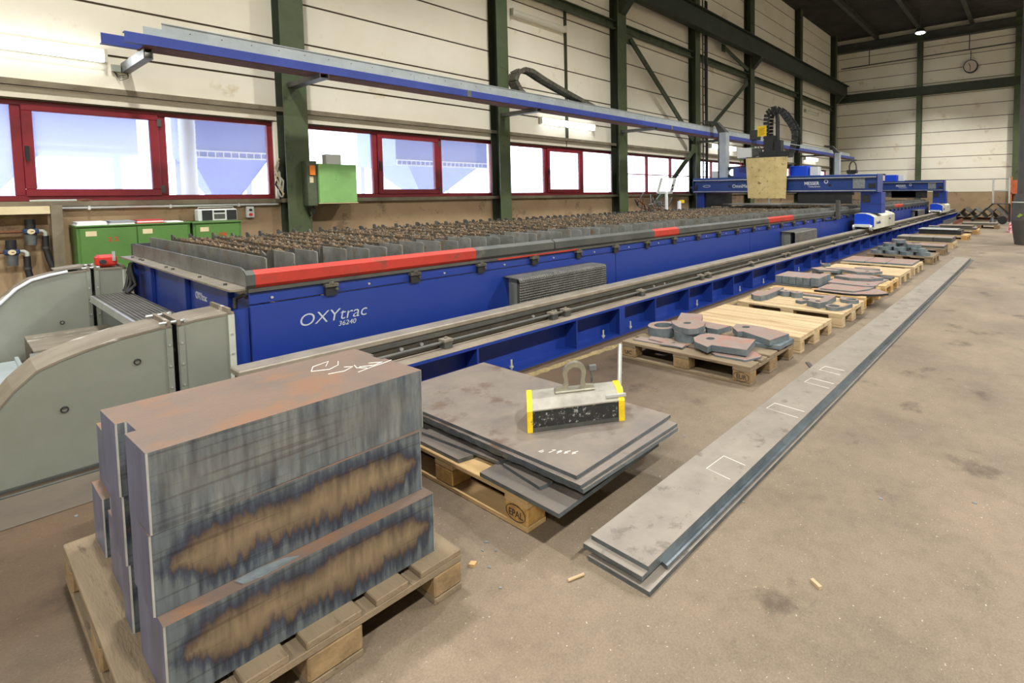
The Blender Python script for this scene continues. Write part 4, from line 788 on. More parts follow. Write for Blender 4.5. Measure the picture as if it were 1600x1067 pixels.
for x, y, rz, k, lb in PAL:
    t = thing('wooden_pallet', lb, 'pallet', (x, y, 0), 'pallets in a row along the rail'); t.rotation_euler = (0, 0, rz)
    for nm, me in PP[k]:
        o = bpy.data.objects.new(nm, me); C.objects.link(o); o.parent = t
    pal.append(t)
def stamp(p, i, body, x, size=.05):
    o = ORG[p.name]; text('stamped_letters', body, size, (o.x+x, o.y-.001, .045), (R90, 0, 0), 'ink', p, depth=.0003, align='CENTER')
    m = MB().tube([(o.x+x+.062*math.cos(a*math.pi/12), o.y-.001, .062+.034*math.sin(a*math.pi/12)) for a in range(25)], .0018, 4); part('stamped_oval', m, 'ink', p)
stamp(pal[1], 0, 'EPAL', .5275, .042); stamp(pal[2], 0, 'EUR', .5275, .045)
text('stamped_letters', 'UIC', .045, (PAL[2][0]-.5275, PAL[2][1]-.001, .045), (R90, 0, 0), 'ink', pal[2], depth=.0003, align='CENTER')
ZD = .1445
# ================================================================== THICK STEEL BLOCKS
def block(label, x0, x1, y0, y1, z0, h, sx, mt, rz=0, farnotch=False):
    xc, yc = (x0+x1)/2, (y0+y1)/2
    a, b, c, d = x0-xc, x1-xc, y0-yc, y1-yc; s = sx-xc; w_, dp = .1, .022
    poly = [(a, c), (s, c), (s, c+dp), (s+w_, c+dp), (s+w_, c), (b, c), (b, d)]
    if farnotch: poly += [(s+.05, d), (s+.05, d-.012), (s-.03, d-.012), (s-.03, d)]
    poly += [(a, d)]
    m = MB().prism(poly, 'z', 0, h)
    me = bpy.data.meshes.new('steel_block'); me.from_pydata(m.v, [], m.f)
    for q in (mt, 'blockend', 'millscale', 'bright'): me.materials.append(MT[q])
    bm = bmesh.new(); bm.from_mesh(me); bmesh.ops.recalc_face_normals(bm, faces=bm.faces)
    for f in bm.faces: f.material_index = 2 if abs(f.normal.z) > .9 else (1 if abs(f.normal.y) > .9 else 0)
    es = [e for e in bm.edges if e.calc_face_angle(0) > .6]
    r = bmesh.ops.bevel(bm, geom=es, offset=.0038, segments=1, profile=.5, affect='EDGES', material=3)
    bm.to_mesh(me); bm.free()
    o = bpy.data.objects.new('steel_block', me); C.objects.link(o); o.location = (xc, yc, z0); o.rotation_euler = (0, 0, rz); ORG[o.name] = Vector((xc, yc, z0))
    return tag(o, label, 'steel block', 'stacked thick steel blocks')
H = .207
block('bottom steel block of the front stack with a brown heat-tinted side', -2.19, -1.70, .272, .957, ZD, H, -2.08, 'block')
block('middle steel block of the front stack with a brown heat-tinted side', -2.25, -1.757, .266, .95, ZD+H+.001, H, -2.068, 'block')
top = block('top steel block with rusty top face and white chalk marks', -2.24, -1.765, .262, .965, ZD+2*H+.002, H, -2.062, 'block2', rz=.03, farnotch=True)
block('lower steel block of the rear stack behind the front stack', -2.80, -2.285, .288, .97, ZD, H, -2.6, 'block')
block('upper steel block of the rear stack behind the front stack', -2.81, -2.31, .31, .99, ZD+H+.001, H, -2.604, 'block')
zt = ZD+3*H+.0045
for pts in ([(-2.08, .745), (-2.13, .77), (-2.15, .83), (-2.1, .80)], [(-2.08, .745), (-2.05, .79), (-2.075, .83), (-2.12, .85)], [(-2.0, .765), (-1.985, .81), (-2.01, .85), (-2.03, .83)], [(-1.985, .86), (-1.96, .90), (-1.97, .935), (-2.0, .9)], [(-1.93, .83), (-1.945, .88), (-1.955, .93), (-1.965, .965)], [(-2.02, .86), (-1.98, .85), (-1.95, .87)]):
    part('chalk_mark', MB().tube([(x, y, zt-.0012) for x, y in pts], .0015, 4), 'chalk', top)
def flat(name, label, cat, poly, z0, z1, mats=('edge', 'plate'), holes=(), group=None):
    cx = sum(p[0] for p in poly)/len(poly); cy = sum(p[1] for p in poly)/len(poly)
    return solo(name, MB().plate(poly, list(holes), z0, z1), list(mats), label, cat, (cx, cy, z0), group)
def rect(x0, x1, y0, y1): return [(x0, y0), (x1, y0), (x1, y1), (x0, y1)]
def arcp(cx, cy, r, a0, a1, n=10): return [(cx+r*math.cos(math.radians(a0+(a1-a0)*i/n)), cy+r*math.sin(math.radians(a0+(a1-a0)*i/n))) for i in range(n+1)]
flat('scale_flake', 'large grey flake of scale on the ledge of the bottom block', 'flake', [(-1.745, .42), (-1.715, .43), (-1.705, .47), (-1.715, .56), (-1.74, .53), (-1.752, .47)], ZD+H+.001, ZD+H+.004, ('flake', 'flake'))
# ================================================================== PLATES UNDER THE MAGNET
zz = ZD
flat('steel_plate', 'lowest dark plate jutting out at the pallet corner under the wide plates', 'plate', [(-1.99, 1.335), (-1.475, 1.325), (-1.5, 2.0), (-2.0, 2.0)], .145, .163, ('edge', 'plated'), group='plates on the second pallet')
flat('steel_plate', 'low dark plate at the left of the second pallet beside the blocks', 'plate', [(-2.75, 1.345), (-2.17, 1.345), (-2.15, 1.41), (-2.2, 1.9), (-2.75, 1.9)], .145, .163, ('edge', 'plated'), group='plates on the second pallet')
flat('steel_strip', 'dark offcut strip lying on the low plates, longest of the offcuts', 'offcut', [(-2.55, 1.385), (-1.98, 1.42), (-1.955, 1.47), (-2.55, 1.5)], .164, .178, ('edge', 'plated'), group='offcut strips under the wide plates')
flat('steel_strip', 'short dark offcut strip ending below the plate corner', 'offcut', [(-1.94, 1.42), (-1.66, 1.39), (-1.65, 1.45), (-1.94, 1.5)], .164, .178, ('edge', 'plated'), group='offcut strips under the wide plates')
flat('steel_strip', 'narrow offcut strip behind the short one', 'offcut', [(-1.84, 1.53), (-1.6, 1.52), (-1.6, 1.58), (-1.84, 1.6)], .164, .2, ('edge', 'dsteel'), group='offcut strips under the wide plates')
flat('steel_strip', 'support strip hidden under the rear of the wide plates', 'offcut', [(-2.86, 2.02), (-1.7, 2.03), (-1.7, 2.07), (-2.86, 2.06)], .145, .2, ('edge', 'dsteel'), group='offcut strips under the wide plates')
rr = random.Random(5)
def ragged(x0, x1, y0, y1, n=40, a=.004): return [(x0+(x1-x0)*i/n, y0+rr.uniform(-a, a)) for i in range(n)]+[(x1, y0)]+[(x1, y1), (x0, y1)]
flat('wide_plate', 'third wide steel plate from the top with a ragged cut edge', 'plate', ragged(-3.02, -1.448, 1.43, 2.09), .2, .217, ('edge', 'plate'), group='wide plates in a stack')
flat('wide_plate', 'second wide steel plate from the top', 'plate', ragged(-3.03, -1.458, 1.425, 2.1, a=.0015), .218, .233, ('edge', 'plate'), group='wide plates in a stack')
tp = flat('wide_plate', 'top wide steel plate carrying the lifting magnet', 'plate', [(-3.05, 1.43), (-1.5, 1.445), (-1.52, 2.13), (-3.05, 2.1)], .234, .25, ('edge', 'plate'), group='wide plates in a stack')
for k, pts in enumerate(([(0, .7), (-.25, .1), (.25, 0), (.3, .35)], [(0, .9), (.5, .9), (.2, 0)], [(.2, .9), (0, .4), (.5, .4), (.4, .9), (.3, -.1)], [(.4, .9), (0, .5), (.2, 0), (.5, .25), (.1, .4)], [(.4, .9), (0, .4), (.2, 0), (.5, .3), (.1, .45)])):
    part('chalk_mark', MB().tube([(-1.775+.05*(k+u)*1.0*.62, 1.49+.05*(k+u)*.55*.6+.045*v*.7, .2505) for u, v in [(p, q) for p, q in pts]], .0014, 4), 'chalk', tp)
# lifting magnet
ang = math.atan2(.368, .292)
mg = thing('lifting_magnet', 'black and yellow lifting magnet with a shackle on the wide plates', 'lifting magnet', (0, 0, 0))
mg.location = (-1.908, 1.835, .2508); mg.rotation_euler = (0, 0, ang); ORG[mg.name] = Vector((0, 0, 0))
Lh, D2 = .235, .115
prof = [(-D2, .0), (D2, .0), (D2, .105), (.06, .137), (-.06, .137), (-D2, .105)]
part('pole_foot', MB().box(-Lh, Lh, -D2-.002, D2+.002, 0, .018), 'dsteel', mg); part('body', MB().prism([(-D2+.006, .018), (D2-.006, .018), (D2-.006, .1), (-D2+.006, .1)], 'x', -Lh+.025, Lh-.03), 'magblack', mg)
part('top_cover', MB().prism([(-D2, .1), (D2, .1), (D2, .106), (.06, .14), (-.06, .14), (-D2, .106)], 'x', -Lh+.025, Lh-.03), 'alu', mg)
for x0_, x1_ in ((-Lh, -Lh+.025), (Lh-.03, Lh)): part('end_cap', MB().prism([(-D2-.004, .0), (D2+.004, .0), (D2+.004, .104), (.062, .143), (-.062, .143), (-D2-.004, .104)], 'x', x0_, x1_), 'yellow', mg, label='yellow scuffed end cap')
hk = [(-.095, .14), (-.095, .158), (-.058, .163), (-.05, .19), (-.058, .225)]+[(.058*math.cos(a), .232+.055*math.sin(a)) for a in [math.pi*(1-k/10) for k in range(11)]]+[(.05, .19), (.058, .163), (.095, .158), (.095, .14)]
hi = [(-.032, .15), (-.03, .175), (-.036, .222)]+[(.036*math.cos(a), .228+.034*math.sin(a)) for a in [math.pi*(1-k/8) for k in range(9)]]+[(.03, .175), (.032, .15)]
m = MB(); outer = hk; inner = hi
m.plate(outer, [], 0, 1)
m2 = MB(); k1 = len(outer)
bm = bmesh.new(); E_ = []
for lp in (outer, inner):
    vv = [bm.verts.new((p[0], 0, p[1])) for p in lp]
    for i in range(len(vv)): E_.append(bm.edges.new((vv[i], vv[(i+1) % len(vv)])))
bmesh.ops.triangle_fill(bm, use_beauty=True, edges=E_, normal=(0, 1, 0)); bm.verts.index_update()
vs = [v.co.copy() for v in bm.verts]; fs = [tuple(v.index for v in f.verts) for f in bm.faces]; bm.free()
m2.add([(v.x, -.016, v.z) for v in vs], fs); m2.add([(v.x, .016, v.z) for v in vs], [tuple(reversed(f)) for f in fs])
for lp in (outer, inner):
    n = len(lp); m2.add([(p[0], -.016, p[1]) for p in lp]+[(p[0], .016, p[1]) for p in lp], [(i, (i+1) % n, n+(i+1) % n, n+i) for i in range(n)])
part('shackle', m2, 'hookst', mg); part('shackle_foot', MB().box(-.1, .1, -.035, .035, .139, .152), 'hookst', mg, bev=.004)
part('lever_arm', MB().cyl((Lh+.006, .06, .1), (Lh+.03, .15, .31), .012, 10), 'bright', mg); part('lever_hub', MB().cyl((Lh, .045, .085), (Lh+.018, .045, .085), .03, 14), 'bright', mg)
part('latch', MB().box(Lh-.09, Lh+.01, -.105, -.085, .118, .13), 'bright', mg); part('hose_nut', MB().box(.09, .125, .09, .115, .2, .225).cyl((.1, .1, .13), (.1, .1, .2), .006, 6), 'steel', mg)
# ================================================================== LONG PLATES ON THE FLOOR
LG = 'long plates stacked on the floor'
def longp(label, x0, x1, y0, y1, z0, z1, t='plategrey', sk=.03):
    return flat('long_plate', label, 'plate', [(x0, y0), (x1, y0-.01), (x1+sk, y1), (x0+sk+.02, y1)], z0, z1, ('edge', t), group=LG)
longp('bottom long steel plate lying on the concrete, sticking out on the right', -1.362, -1.062, 1.365, 11.8, 0, .018)
longp('second long plate from the bottom of the floor stack', -1.38, -1.12, 1.40, 11.7, .0185, .034)
longp('narrow long strip at the right of the floor stack with a notched start', -1.112, -1.072, 1.485, 11.7, .0185, .034, t='edge')
longp('second long plate from the top of the floor stack', -1.395, -1.1, 1.372, 11.65, .0345, .052)
lp = longp('top long steel plate of the floor stack with chalk squares', -1.384, -1.098, 1.405, 11.6, .0525, .07)
for (y0, y1, x0, x1) in ((2.05, 2.2, -1.27, -1.13), (2.85, 2.95, -1.33, -1.12), (3.4, 3.5, -1.3, -1.12), (3.7, 3.8, -1.3, -1.14)):
    part('chalk_mark', MB().tube([(x1, y0, .0706), (x0, y0+.02, .0706), (x0+.01, y1+.02, .0706), (x1, y1, .0706)], .0016, 4), 'chalk', lp)
# ================================================================== CUT PARTS ON THE PALLETS
CP = ('partcut', 'parttop'); G2 = 'cut parts on the grey-brown pallet'
def cring(label, c, ro, ri, z0, z1, group): return solo('steel_ring', MB().ring(c, ro, ri, z0, z1, 36, 0, 1), list(CP), label, 'ring', (c[0], c[1], z0), group)
cring('large thick steel ring at the left of the grey-brown pallet', (-2.685, 3.66), .135, .082, ZD, .2225, G2)
cring('thick steel ring underneath the rounded lug plate', (-2.405, 3.66), .135, .05, ZD, .2225, G2)
flat('lug_plate', 'rounded lug plate with a hole lying on a thick ring', 'lug plate', [(-2.7, 3.965), (-2.502, 4.026), (-2.385, 3.814), (-2.323, 3.779), (-2.275, 3.675), (-2.275, 3.567), (-2.326, 3.52), (-2.43, 3.53), (-2.534, 3.59), (-2.602, 3.67), (-2.578, 3.718)], .223, .27, CP, [(-2.444, 3.68, .034)], G2)
flat('lug_plate', 'small grey lug plate at the back of the grey-brown pallet', 'lug plate', [(-2.594, 4.06), (-2.507, 4.085), (-2.40, 4.07), (-2.235, 4.07), (-2.27, 3.9), (-2.376, 3.9), (-2.50, 3.99)], ZD, .19, CP, [(-2.52, 4.035, .024)], G2)
flat('lug_plate', 'lug plate with a round head and hole at the front of the grey-brown pallet', 'lug plate', [(-2.262, 3.498), (-2.269, 3.6), (-2.224, 3.675), (-2.041, 3.70), (-1.82, 3.72), (-1.753, 3.434), (-2.034, 3.4), (-2.033, 3.338), (-2.105, 3.368), (-2.194, 3.407)], .167, .215, CP, [(-2.134, 3.548, .036)], G2)
flat('lug_plate', 'lug plate with a hole at the right rear of the grey-brown pallet', 'lug plate', [(-2.14, 3.93), (-2.169, 4.05), (-2.08, 4.085), (-1.932, 4.085), (-1.655, 4.003), (-1.708, 3.742), (-2.008, 3.862), (-2.035, 3.825)], .176, .222, CP, [(-2.048, 4.0, .034)], G2)
flat('flat_bar', 'grey bar under the lug plate at the right end of the pallet', 'bar', [(-1.95, 3.73), (-1.64, 3.79), (-1.63, 4.05), (-1.95, 4.05)], ZD, .175, ('partcut', 'partcut'), (), G2)
flat('thin_plate', 'thin stepped plate in front of the thick rings', 'plate', [(-2.665, 3.42), (-2.695, 3.50), (-2.504, 3.515), (-2.42, 3.46), (-2.455, 3.4)], .152, .16, CP, (), G2)
flat('thin_plate', 'thin rust-edged sheet under the stepped plate', 'plate', [(-2.78, 3.36), (-2.78, 3.46), (-2.3, 3.50), (-2.29, 3.38)], ZD, .1515, CP, (), G2)
flat('thin_plate', 'thin wavy offcut left of the front lug plate', 'plate', [(-2.495, 3.345), (-2.496, 3.39), (-2.40, 3.43), (-2.3, 3.45), (-2.28, 3.36), (-2.362, 3.365)], .1525, .162, CP, (), G2)
flat('thin_plate', 'thin pale offcut under the front lug plate', 'plate', [(-2.03, 3.39), (-1.965, 3.6), (-1.769, 3.6), (-1.68, 3.54), (-1.674, 3.5), (-1.73, 3.374), (-1.978, 3.36)], ZD, .158, CP, (), G2)
flat('spacer_plate', 'spacer plate between the deck and the front lug plate', 'plate', [(-2.24, 3.5), (-2.1, 3.46), (-2.08, 3.6), (-2.2, 3.65)], ZD, .166, CP, (), G2)
G4 = 'cut parts on the pallet with small rings'
flat('hooked_bar', 'thick J-shaped slab at the left of the pallet with small rings', 'slab', [(-2.723, 5.45), (-2.744, 5.66), (-2.626, 5.70), (-2.68, 5.98), (-2.56, 6.02), (-2.535, 5.8), (-2.531, 5.474), (-2.562, 5.371), (-2.651, 5.369)], ZD, .205, CP, (), G4)
cring('left one of two small thick rings', (-2.455, 5.83), .07, .018, ZD, .205, G4); cring('right one of two small thick rings', (-2.312, 5.82), .07, .018, ZD, .205, G4)
flat('thin_plate', 'pinkish flat plate behind the small rings', 'plate', [(-2.36, 5.94), (-2.3, 6.02), (-2.0, 6.02), (-2.02, 5.93)], ZD, .164, CP, (), G4)
flat('angle_bracket', 'L-shaped steel bracket with a round hole', 'bracket', [(-2.04, 5.42), (-1.88, 5.36), (-1.84, 5.5), (-1.86, 5.86), (-1.94, 5.86), (-1.95, 5.55), (-2.03, 5.58)], ZD, .205, CP, [(-1.93, 5.46, .03)], G4)
flat('eye_plate', 'ring-headed eye plate at the front right of the pallet', 'eye plate', arcp(-1.745, 5.42, .085, 20, 300)+[(-1.65, 5.4), (-1.62, 5.56), (-1.61, 5.63), (-1.65, 5.62)], ZD, .182, CP, [(-1.745, 5.42, .06)], G4)
flat('eye_plate', 'ring-headed eye plate at the rear right of the pallet', 'eye plate', arcp(-1.69, 5.86, .08, -120, 110)+[(-1.8, 5.95), (-1.84, 6.0), (-1.825, 5.88), (-1.79, 5.8)], ZD, .182, CP, [(-1.69, 5.86, .055)], G4)
flat('small_block', 'small steel offcut lying in front of the small rings', 'offcut', [(-2.2, 5.5), (-2.12, 5.47), (-2.09, 5.56), (-2.18, 5.59)], ZD, .178, CP, (), G4)
flat('small_block', 'small brownish offcut behind the other small offcut', 'offcut', [(-2.19, 5.68), (-2.08, 5.66), (-2.07, 5.73), (-2.18, 5.75)], ZD, .172, CP, (), G4)
G5 = 'bars and sheets on the pallet with square bars'
flat('dark_sheet', 'dark thin sheet under the six square bars', 'sheet', [(-2.9, 6.42), (-2.36, 6.42), (-2.3, 6.96), (-2.9, 6.98)], .146, .158, ('dsteel', 'dsteel'), (), G5)
ord_ = ['first', 'second', 'third', 'fourth', 'fifth']
for k in range(5): solo('square_bar', MB().box(-2.89+.097*k, -2.797+.097*k, 6.5+.006*(k % 2), 6.94, .159, .262, 0, top=1), list(CP), ord_[k]+' square steel bar from the rail in the row of six', 'bar', (-2.84+.097*k, 6.5, .159), 'six square bars', bev=.003)
solo('square_bar', MB().box(-2.4, -2.285, 6.5, 6.95, .159, .272, 0, top=1), list(CP), 'wider square steel bar at the right end of the row of six', 'bar', (-2.34, 6.5, .159), 'six square bars', bev=.003)
flat('thin_sheet', 'lowest thin sheet with a curved dark edge right of the square bars', 'sheet', [(-2.26, 6.25), (-1.9, 6.22), (-1.75, 6.24)]+arcp(-1.75, 6.6, .32, -80, -15, 6)+[(-1.6, 6.7), (-2.25, 6.74)], ZD, .17, ('black', 'parttop'), (), G5)
flat('thin_sheet', 'middle thin pale sheet right of the square bars', 'sheet', [(-2.2, 6.3), (-1.8, 6.32), (-1.68, 6.55), (-1.66, 6.8), (-2.2, 6.86)], .171, .186, CP, (), G5)
flat('thin_sheet', 'topmost pinkish sheet with rounded corner right of the square bars', 'sheet', [(-2.25, 6.72), (-1.9, 6.68)]+arcp(-1.76, 6.8, .11, -90, 0, 6)+[(-1.66, 6.95), (-1.7, 6.98), (-2.25, 6.97)], .187, .2, CP, [(-1.76, 6.82, .02)], G5)
G6 = 'lever plates on the heaped pallet'
flat('lever_plate', 'flat grey lever plate lying highest on the heaped pallet', 'lever plate', [(-2.62, 7.7), (-2.5, 7.88), (-2.2, 7.88), (-1.9, 7.84), (-1.81, 7.78), (-1.9, 7.6), (-2.1, 7.55), (-2.35, 7.68)], .2, .235, CP, [(-2.0, 7.7, .03)], G6)
flat('lever_plate', 'lower grey lever plate at the front of the heaped pallet', 'lever plate', [(-2.35, 7.3), (-2.1, 7.2), (-1.85, 7.28), (-1.72, 7.45), (-1.9, 7.6), (-2.2, 7.55)], .162, .198, CP, [(-1.86, 7.4, .03)], G6)
flat('lever_plate', 'bent grey lever plate at the left of the heaped pallet', 'lever plate', [(-2.8, 7.6), (-2.62, 7.45), (-2.4, 7.5), (-2.35, 7.6), (-2.6, 7.65), (-2.7, 7.8)], .205, .235, CP, (), G6)
cring('grey ring under the levers at the left of the heaped pallet', (-2.7, 7.62), .085, .03, ZD, .204, G6); cring('grey ring in the middle of the heaped pallet', (-2.45, 7.72), .08, .03, ZD, .199, G6); cring('upright grey ring at the back of the heaped pallet', (-2.66, 7.87), .07, .05, .236, .275, G6)
flat('thin_plate', 'wide flat sheet under the front lever of the heaped pallet', 'plate', [(-2.4, 7.2), (-1.72, 7.18), (-1.68, 7.6), (-2.3, 7.7)], ZD, .16, CP, (), G6)
flat('thin_plate', 'small dark plate at the right rear corner of the heaped pallet', 'plate', [(-1.9, 7.65), (-1.66, 7.62), (-1.66, 7.85), (-1.86, 7.9)], ZD, .168, ('dsteel', 'dsteel'), (), G6)
flat('lever_plate', 'single curved lever plate on the almost empty striped pallet', 'lever plate', [(-2.35, 8.3), (-2.1, 8.26), (-1.98, 8.36), (-2.1, 8.46), (-2.3, 8.44)], ZD, .185, CP, (), 'loose part')
G8 = 'flat rectangular plates on the pale pallet'
for k, (x0_, x1_) in enumerate(((-2.84, -2.45), (-2.44, -2.1), (-2.09, -1.69))): flat('flat_plate', ['left', 'middle', 'right'][k]+' flat rectangular plate on the pale pallet', 'plate', rect(x0_, x1_, 9.2+.02*k, 9.92), ZD, .172, CP, (), G8)
G9 = 'thick round cams piled on the brown pallet'; r9 = random.Random(11)
CAM = [(-2.62, 10.86, 0, 'front left cam in the bottom layer'), (-2.35, 10.84, 0, 'second cam from the left in the bottom layer'), (-2.07, 10.83, 0, 'third cam from the left in the bottom layer'), (-1.8, 10.86, 0, 'front right cam in the bottom layer'),
       (-2.55, 11.15, 0, 'rear left cam in the bottom layer'), (-2.25, 11.18, 0, 'rear middle cam in the bottom layer'), (-1.9, 11.2, 0, 'rear right cam in the bottom layer'),
       (-2.5, 10.9, 1, 'front left cam in the second layer'), (-2.22, 10.93, 1, 'front middle cam in the second layer'), (-1.88, 10.86, 1, 'front right cam in the second layer'), (-2.4, 11.2, 1, 'rear left cam in the second layer'), (-2.05, 11.2, 1, 'rear right cam in the second layer'),
       (-2.42, 11.0, 2, 'left cam in the third layer'), (-1.98, 10.98, 2, 'right cam in the third layer'), (-2.2, 11.23, 2, 'rear cam in the third layer'), (-2.28, 11.1, 3, 'topmost cam of the pile')]
for x, y, l, lb in CAM:
    R_ = .133; a = r9.uniform(0, 360); z = ZD+.001+l*.068
    poly = arcp(x, y, R_, a, a+270, 16)+[(x+R_*1.03*math.cos(math.radians(a+300)), y+R_*1.03*math.sin(math.radians(a+300)))]
    flat('round_cam', lb+' of the brown pallet', 'cam', poly, z, z+.066, ('partcut', 'parttop' if l > 1 else 'partcut'), [(x, y, .04)], G9)
flat('flat_plate', 'thin dark sheets on the dark pallet behind the cams', 'plate', rect(-2.2, -1.65, 12.4, 13.0), ZD, .19, ('dsteel', 'parttop'), (), 'far plates')
G11 = 'long flat bars on the pale far pallet'
for k, (x0_, x1_) in enumerate(((-2.9, -2.6), (-2.59, -2.08), (-2.07, -1.67))): solo('flat_bar', MB().box(x0_, x1_, 13.85, 14.55, ZD, .255, 0, top=1), ['dsteel', 'ledge'], ['left', 'middle', 'right'][k]+' long flat bar on the pale far pallet', 'bar', ((x0_+x1_)/2, 13.85, ZD), G11, bev=.003)
flat('pale_sheet', 'pale thin sheet on top of the dark far stack', 'sheet', rect(-2.85, -1.85, 16.3, 17.1), .272, .284, ('dsteel', 'bright'), (), 'far plates'); flat('dark_stack_plate', 'dark thick plate under the pale thin sheet', 'plate', rect(-2.82, -1.75, 16.32, 17.08), ZD, .271, ('black', 'dsteel'), (), 'far plates')
flat('reddish_plate', 'reddish flat plate on the far pallet', 'plate', rect(-2.7, -1.7, 18.75, 19.45), .2, .26, ('dsteel', 'millscale'), (), 'far plates'); flat('pale_plate', 'pale plate under the reddish flat plate', 'plate', rect(-2.72, -1.6, 18.72, 19.4), ZD, .199, ('dsteel', 'parttop'), (), 'far plates')
flat('dark_plate', 'dark plate on the farthest pallet', 'plate', rect(-2.3, -1.2, 21.65, 22.35), ZD, .2, ('dsteel', 'ledge'), (), 'far plates')
solo('steel_block_small', MB().box(-2.9, -2.6, 18.4, 18.65, 0, .25, 0, top=1), list(CP), 'grey steel lump beside the rail near the reddish plate', 'steel block', (-2.75, 18.4, 0))
flat('triangular_offcut', 'small dark angled offcut on the floor beside the empty pallet', 'offcut', [(-1.52, 4.02), (-1.42, 3.88), (-1.36, 3.98), (-1.39, 4.0), (-1.425, 3.94), (-1.49, 4.03)], 0, .008, ('rust', 'dsteel'))
# ================================================================== LEFT WALL FURNITURE
def cabinet(label, y0, y1, z1, x0=-9.84, x1=-9.35, num=None, doors=2):
    t = thing('metal_cabinet', label, 'cabinet', ((x0+x1)/2, (y0+y1)/2, 0), 'green metal cabinets along the window wall')
    part('body', MB().box(x0, x1-.02, y0, y1, .05, z1-.015), 'cabgreen', t); part('top', MB().box(x0, x1+.01, y0-.01, y1+.01, z1-.015, z1), 'cabgreen', t); part('plinth', MB().box(x0, x1-.05, y0+.02, y1-.02, 0, .05), 'dsteel', t)
    w_ = (y1-y0-.04)/doors
    for k in range(doors):
        a = y0+.02+k*w_; d = part('door', MB().box(x1-.02, x1, a+.004, a+w_-.004, .08, z1-.04), 'cabgreen', t, bev=.004)
        part('handle', MB().box(x1, x1+.02, a+w_-.06, a+w_-.045, .5, .6), 'dsteel', d)
        part('sticker', MB().box(x1, x1+.001, a+.05, a+.14, z1-.13, z1-.07), 'cream', d)
    if num: text('stencilled_number', num, .07, (x1+.0015, y0+.25, z1-.2), (R90, 0, R90), 'redpl', t)
    return t
cabinet('wide green two-door metal cabinet with folders on top', .985, 2.0, 1.04, num='2 2'); cabinet('smaller bright green metal cabinet under the radio', 2.03, 2.55, 1.03, num='106', doors=1)
fo = 'folders and papers on the green cabinet'
def leafpile(name, label, y0, y1, cols, cat):
    t = thing(name, label, cat, (-9.58, (y0+y1)/2, 1.04), fo); z = 1.04
    for k, c in enumerate(cols): part('cover' if c != 'paper' else 'sheets', MB().prism([(y0+.01*k, z), (y1-.005*k, z), (y1-.012, z+.014), (y0+.004, z+.014)], 'x', -9.75+.005*k, -9.4), c, t); z += .0145
leafpile('paper_stack', 'white stack of papers at the left end of the green cabinet', .99, 1.25, ['paper', 'paper', 'paper'], 'papers'); leafpile('grey_folder', 'grey folder of papers second from the left on the green cabinet', 1.26, 1.49, ['paper', 'greyfold', 'greyfold'], 'folder')
leafpile('red_folder', 'red folder with white sheets on the green cabinet', 1.5, 1.76, ['redfold', 'paper', 'redfold'], 'folder'); leafpile('loose_sheets', 'loose white sheets right of the red folder', 1.78, 1.95, ['paper'], 'papers')
rd = thing('radio', 'grey radio with two dark speakers on the smaller green cabinet', 'radio', (-9.6, 2.36, 1.03))
part('body', MB().box(-9.72, -9.54, 2.13, 2.56, 1.03, 1.2), 'greylt', rd, bev=.012)
for y in (2.17, 2.44): part('speaker', MB().box(-9.54, -9.53, y, y+.11, 1.045, 1.185), 'black', rd)
part('tape_deck', MB().box(-9.54, -9.535, 2.3, 2.42, 1.06, 1.13), 'dsteel', rd); part('tuner', MB().box(-9.54, -9.535, 2.3, 2.42, 1.15, 1.18), 'black', rd); part('carry_handle', MB().tube([(-9.63, 2.15, 1.2), (-9.63, 2.15, 1.225), (-9.63, 2.54, 1.225), (-9.63, 2.54, 1.2)], .007, 6), 'greypaint', rd)
sw = thing('switch_box', 'small cream switch box with red button below the first window', 'switch', (-9.83, 2.79, 1.04))
part('body', MB().box(XW+.002, -9.79, 2.74, 2.84, 1.05, 1.22), 'greylt', sw, bev=.01); part('red_button', MB().cyl((-9.79, 2.79, 1.1), (-9.77, 2.79, 1.1), .022, 12), 'redpl', sw); part('dark_button', MB().cyl((-9.79, 2.79, 1.17), (-9.77, 2.79, 1.17), .018, 12), 'black', sw)
cd = thing('wall_conduit', 'light grey conduit pipe under the window sill', 'pipe', (-9.8, 1.9, 1.255)); part('pipe', MB().cyl((-9.8, .92, 1.255), (-9.8, 3.15, 1.25), .018, 8), 'greylt', cd)
for y in (1.15, 1.9, 2.65): part('pipe_clip', MB().box(XW+.002, -9.775, y-.012, y+.012, 1.225, 1.285), 'greylt', cd)
sp = thing('shelf_frame', 'cream shelf board on a grey post in front of the wall', 'shelf', (-9.65, .5, 0)); part('post', MB().box(-9.7, -9.6, .82, .91, 0, 1.29), 'postgrey', sp); part('board', MB().box(XW+.01, -9.6, -.6, .815, 1.19, 1.28), 'cream', sp); part('second_post', MB().box(-9.7, -9.6, -.6, -.5, 0, 1.19), 'postgrey', sp)
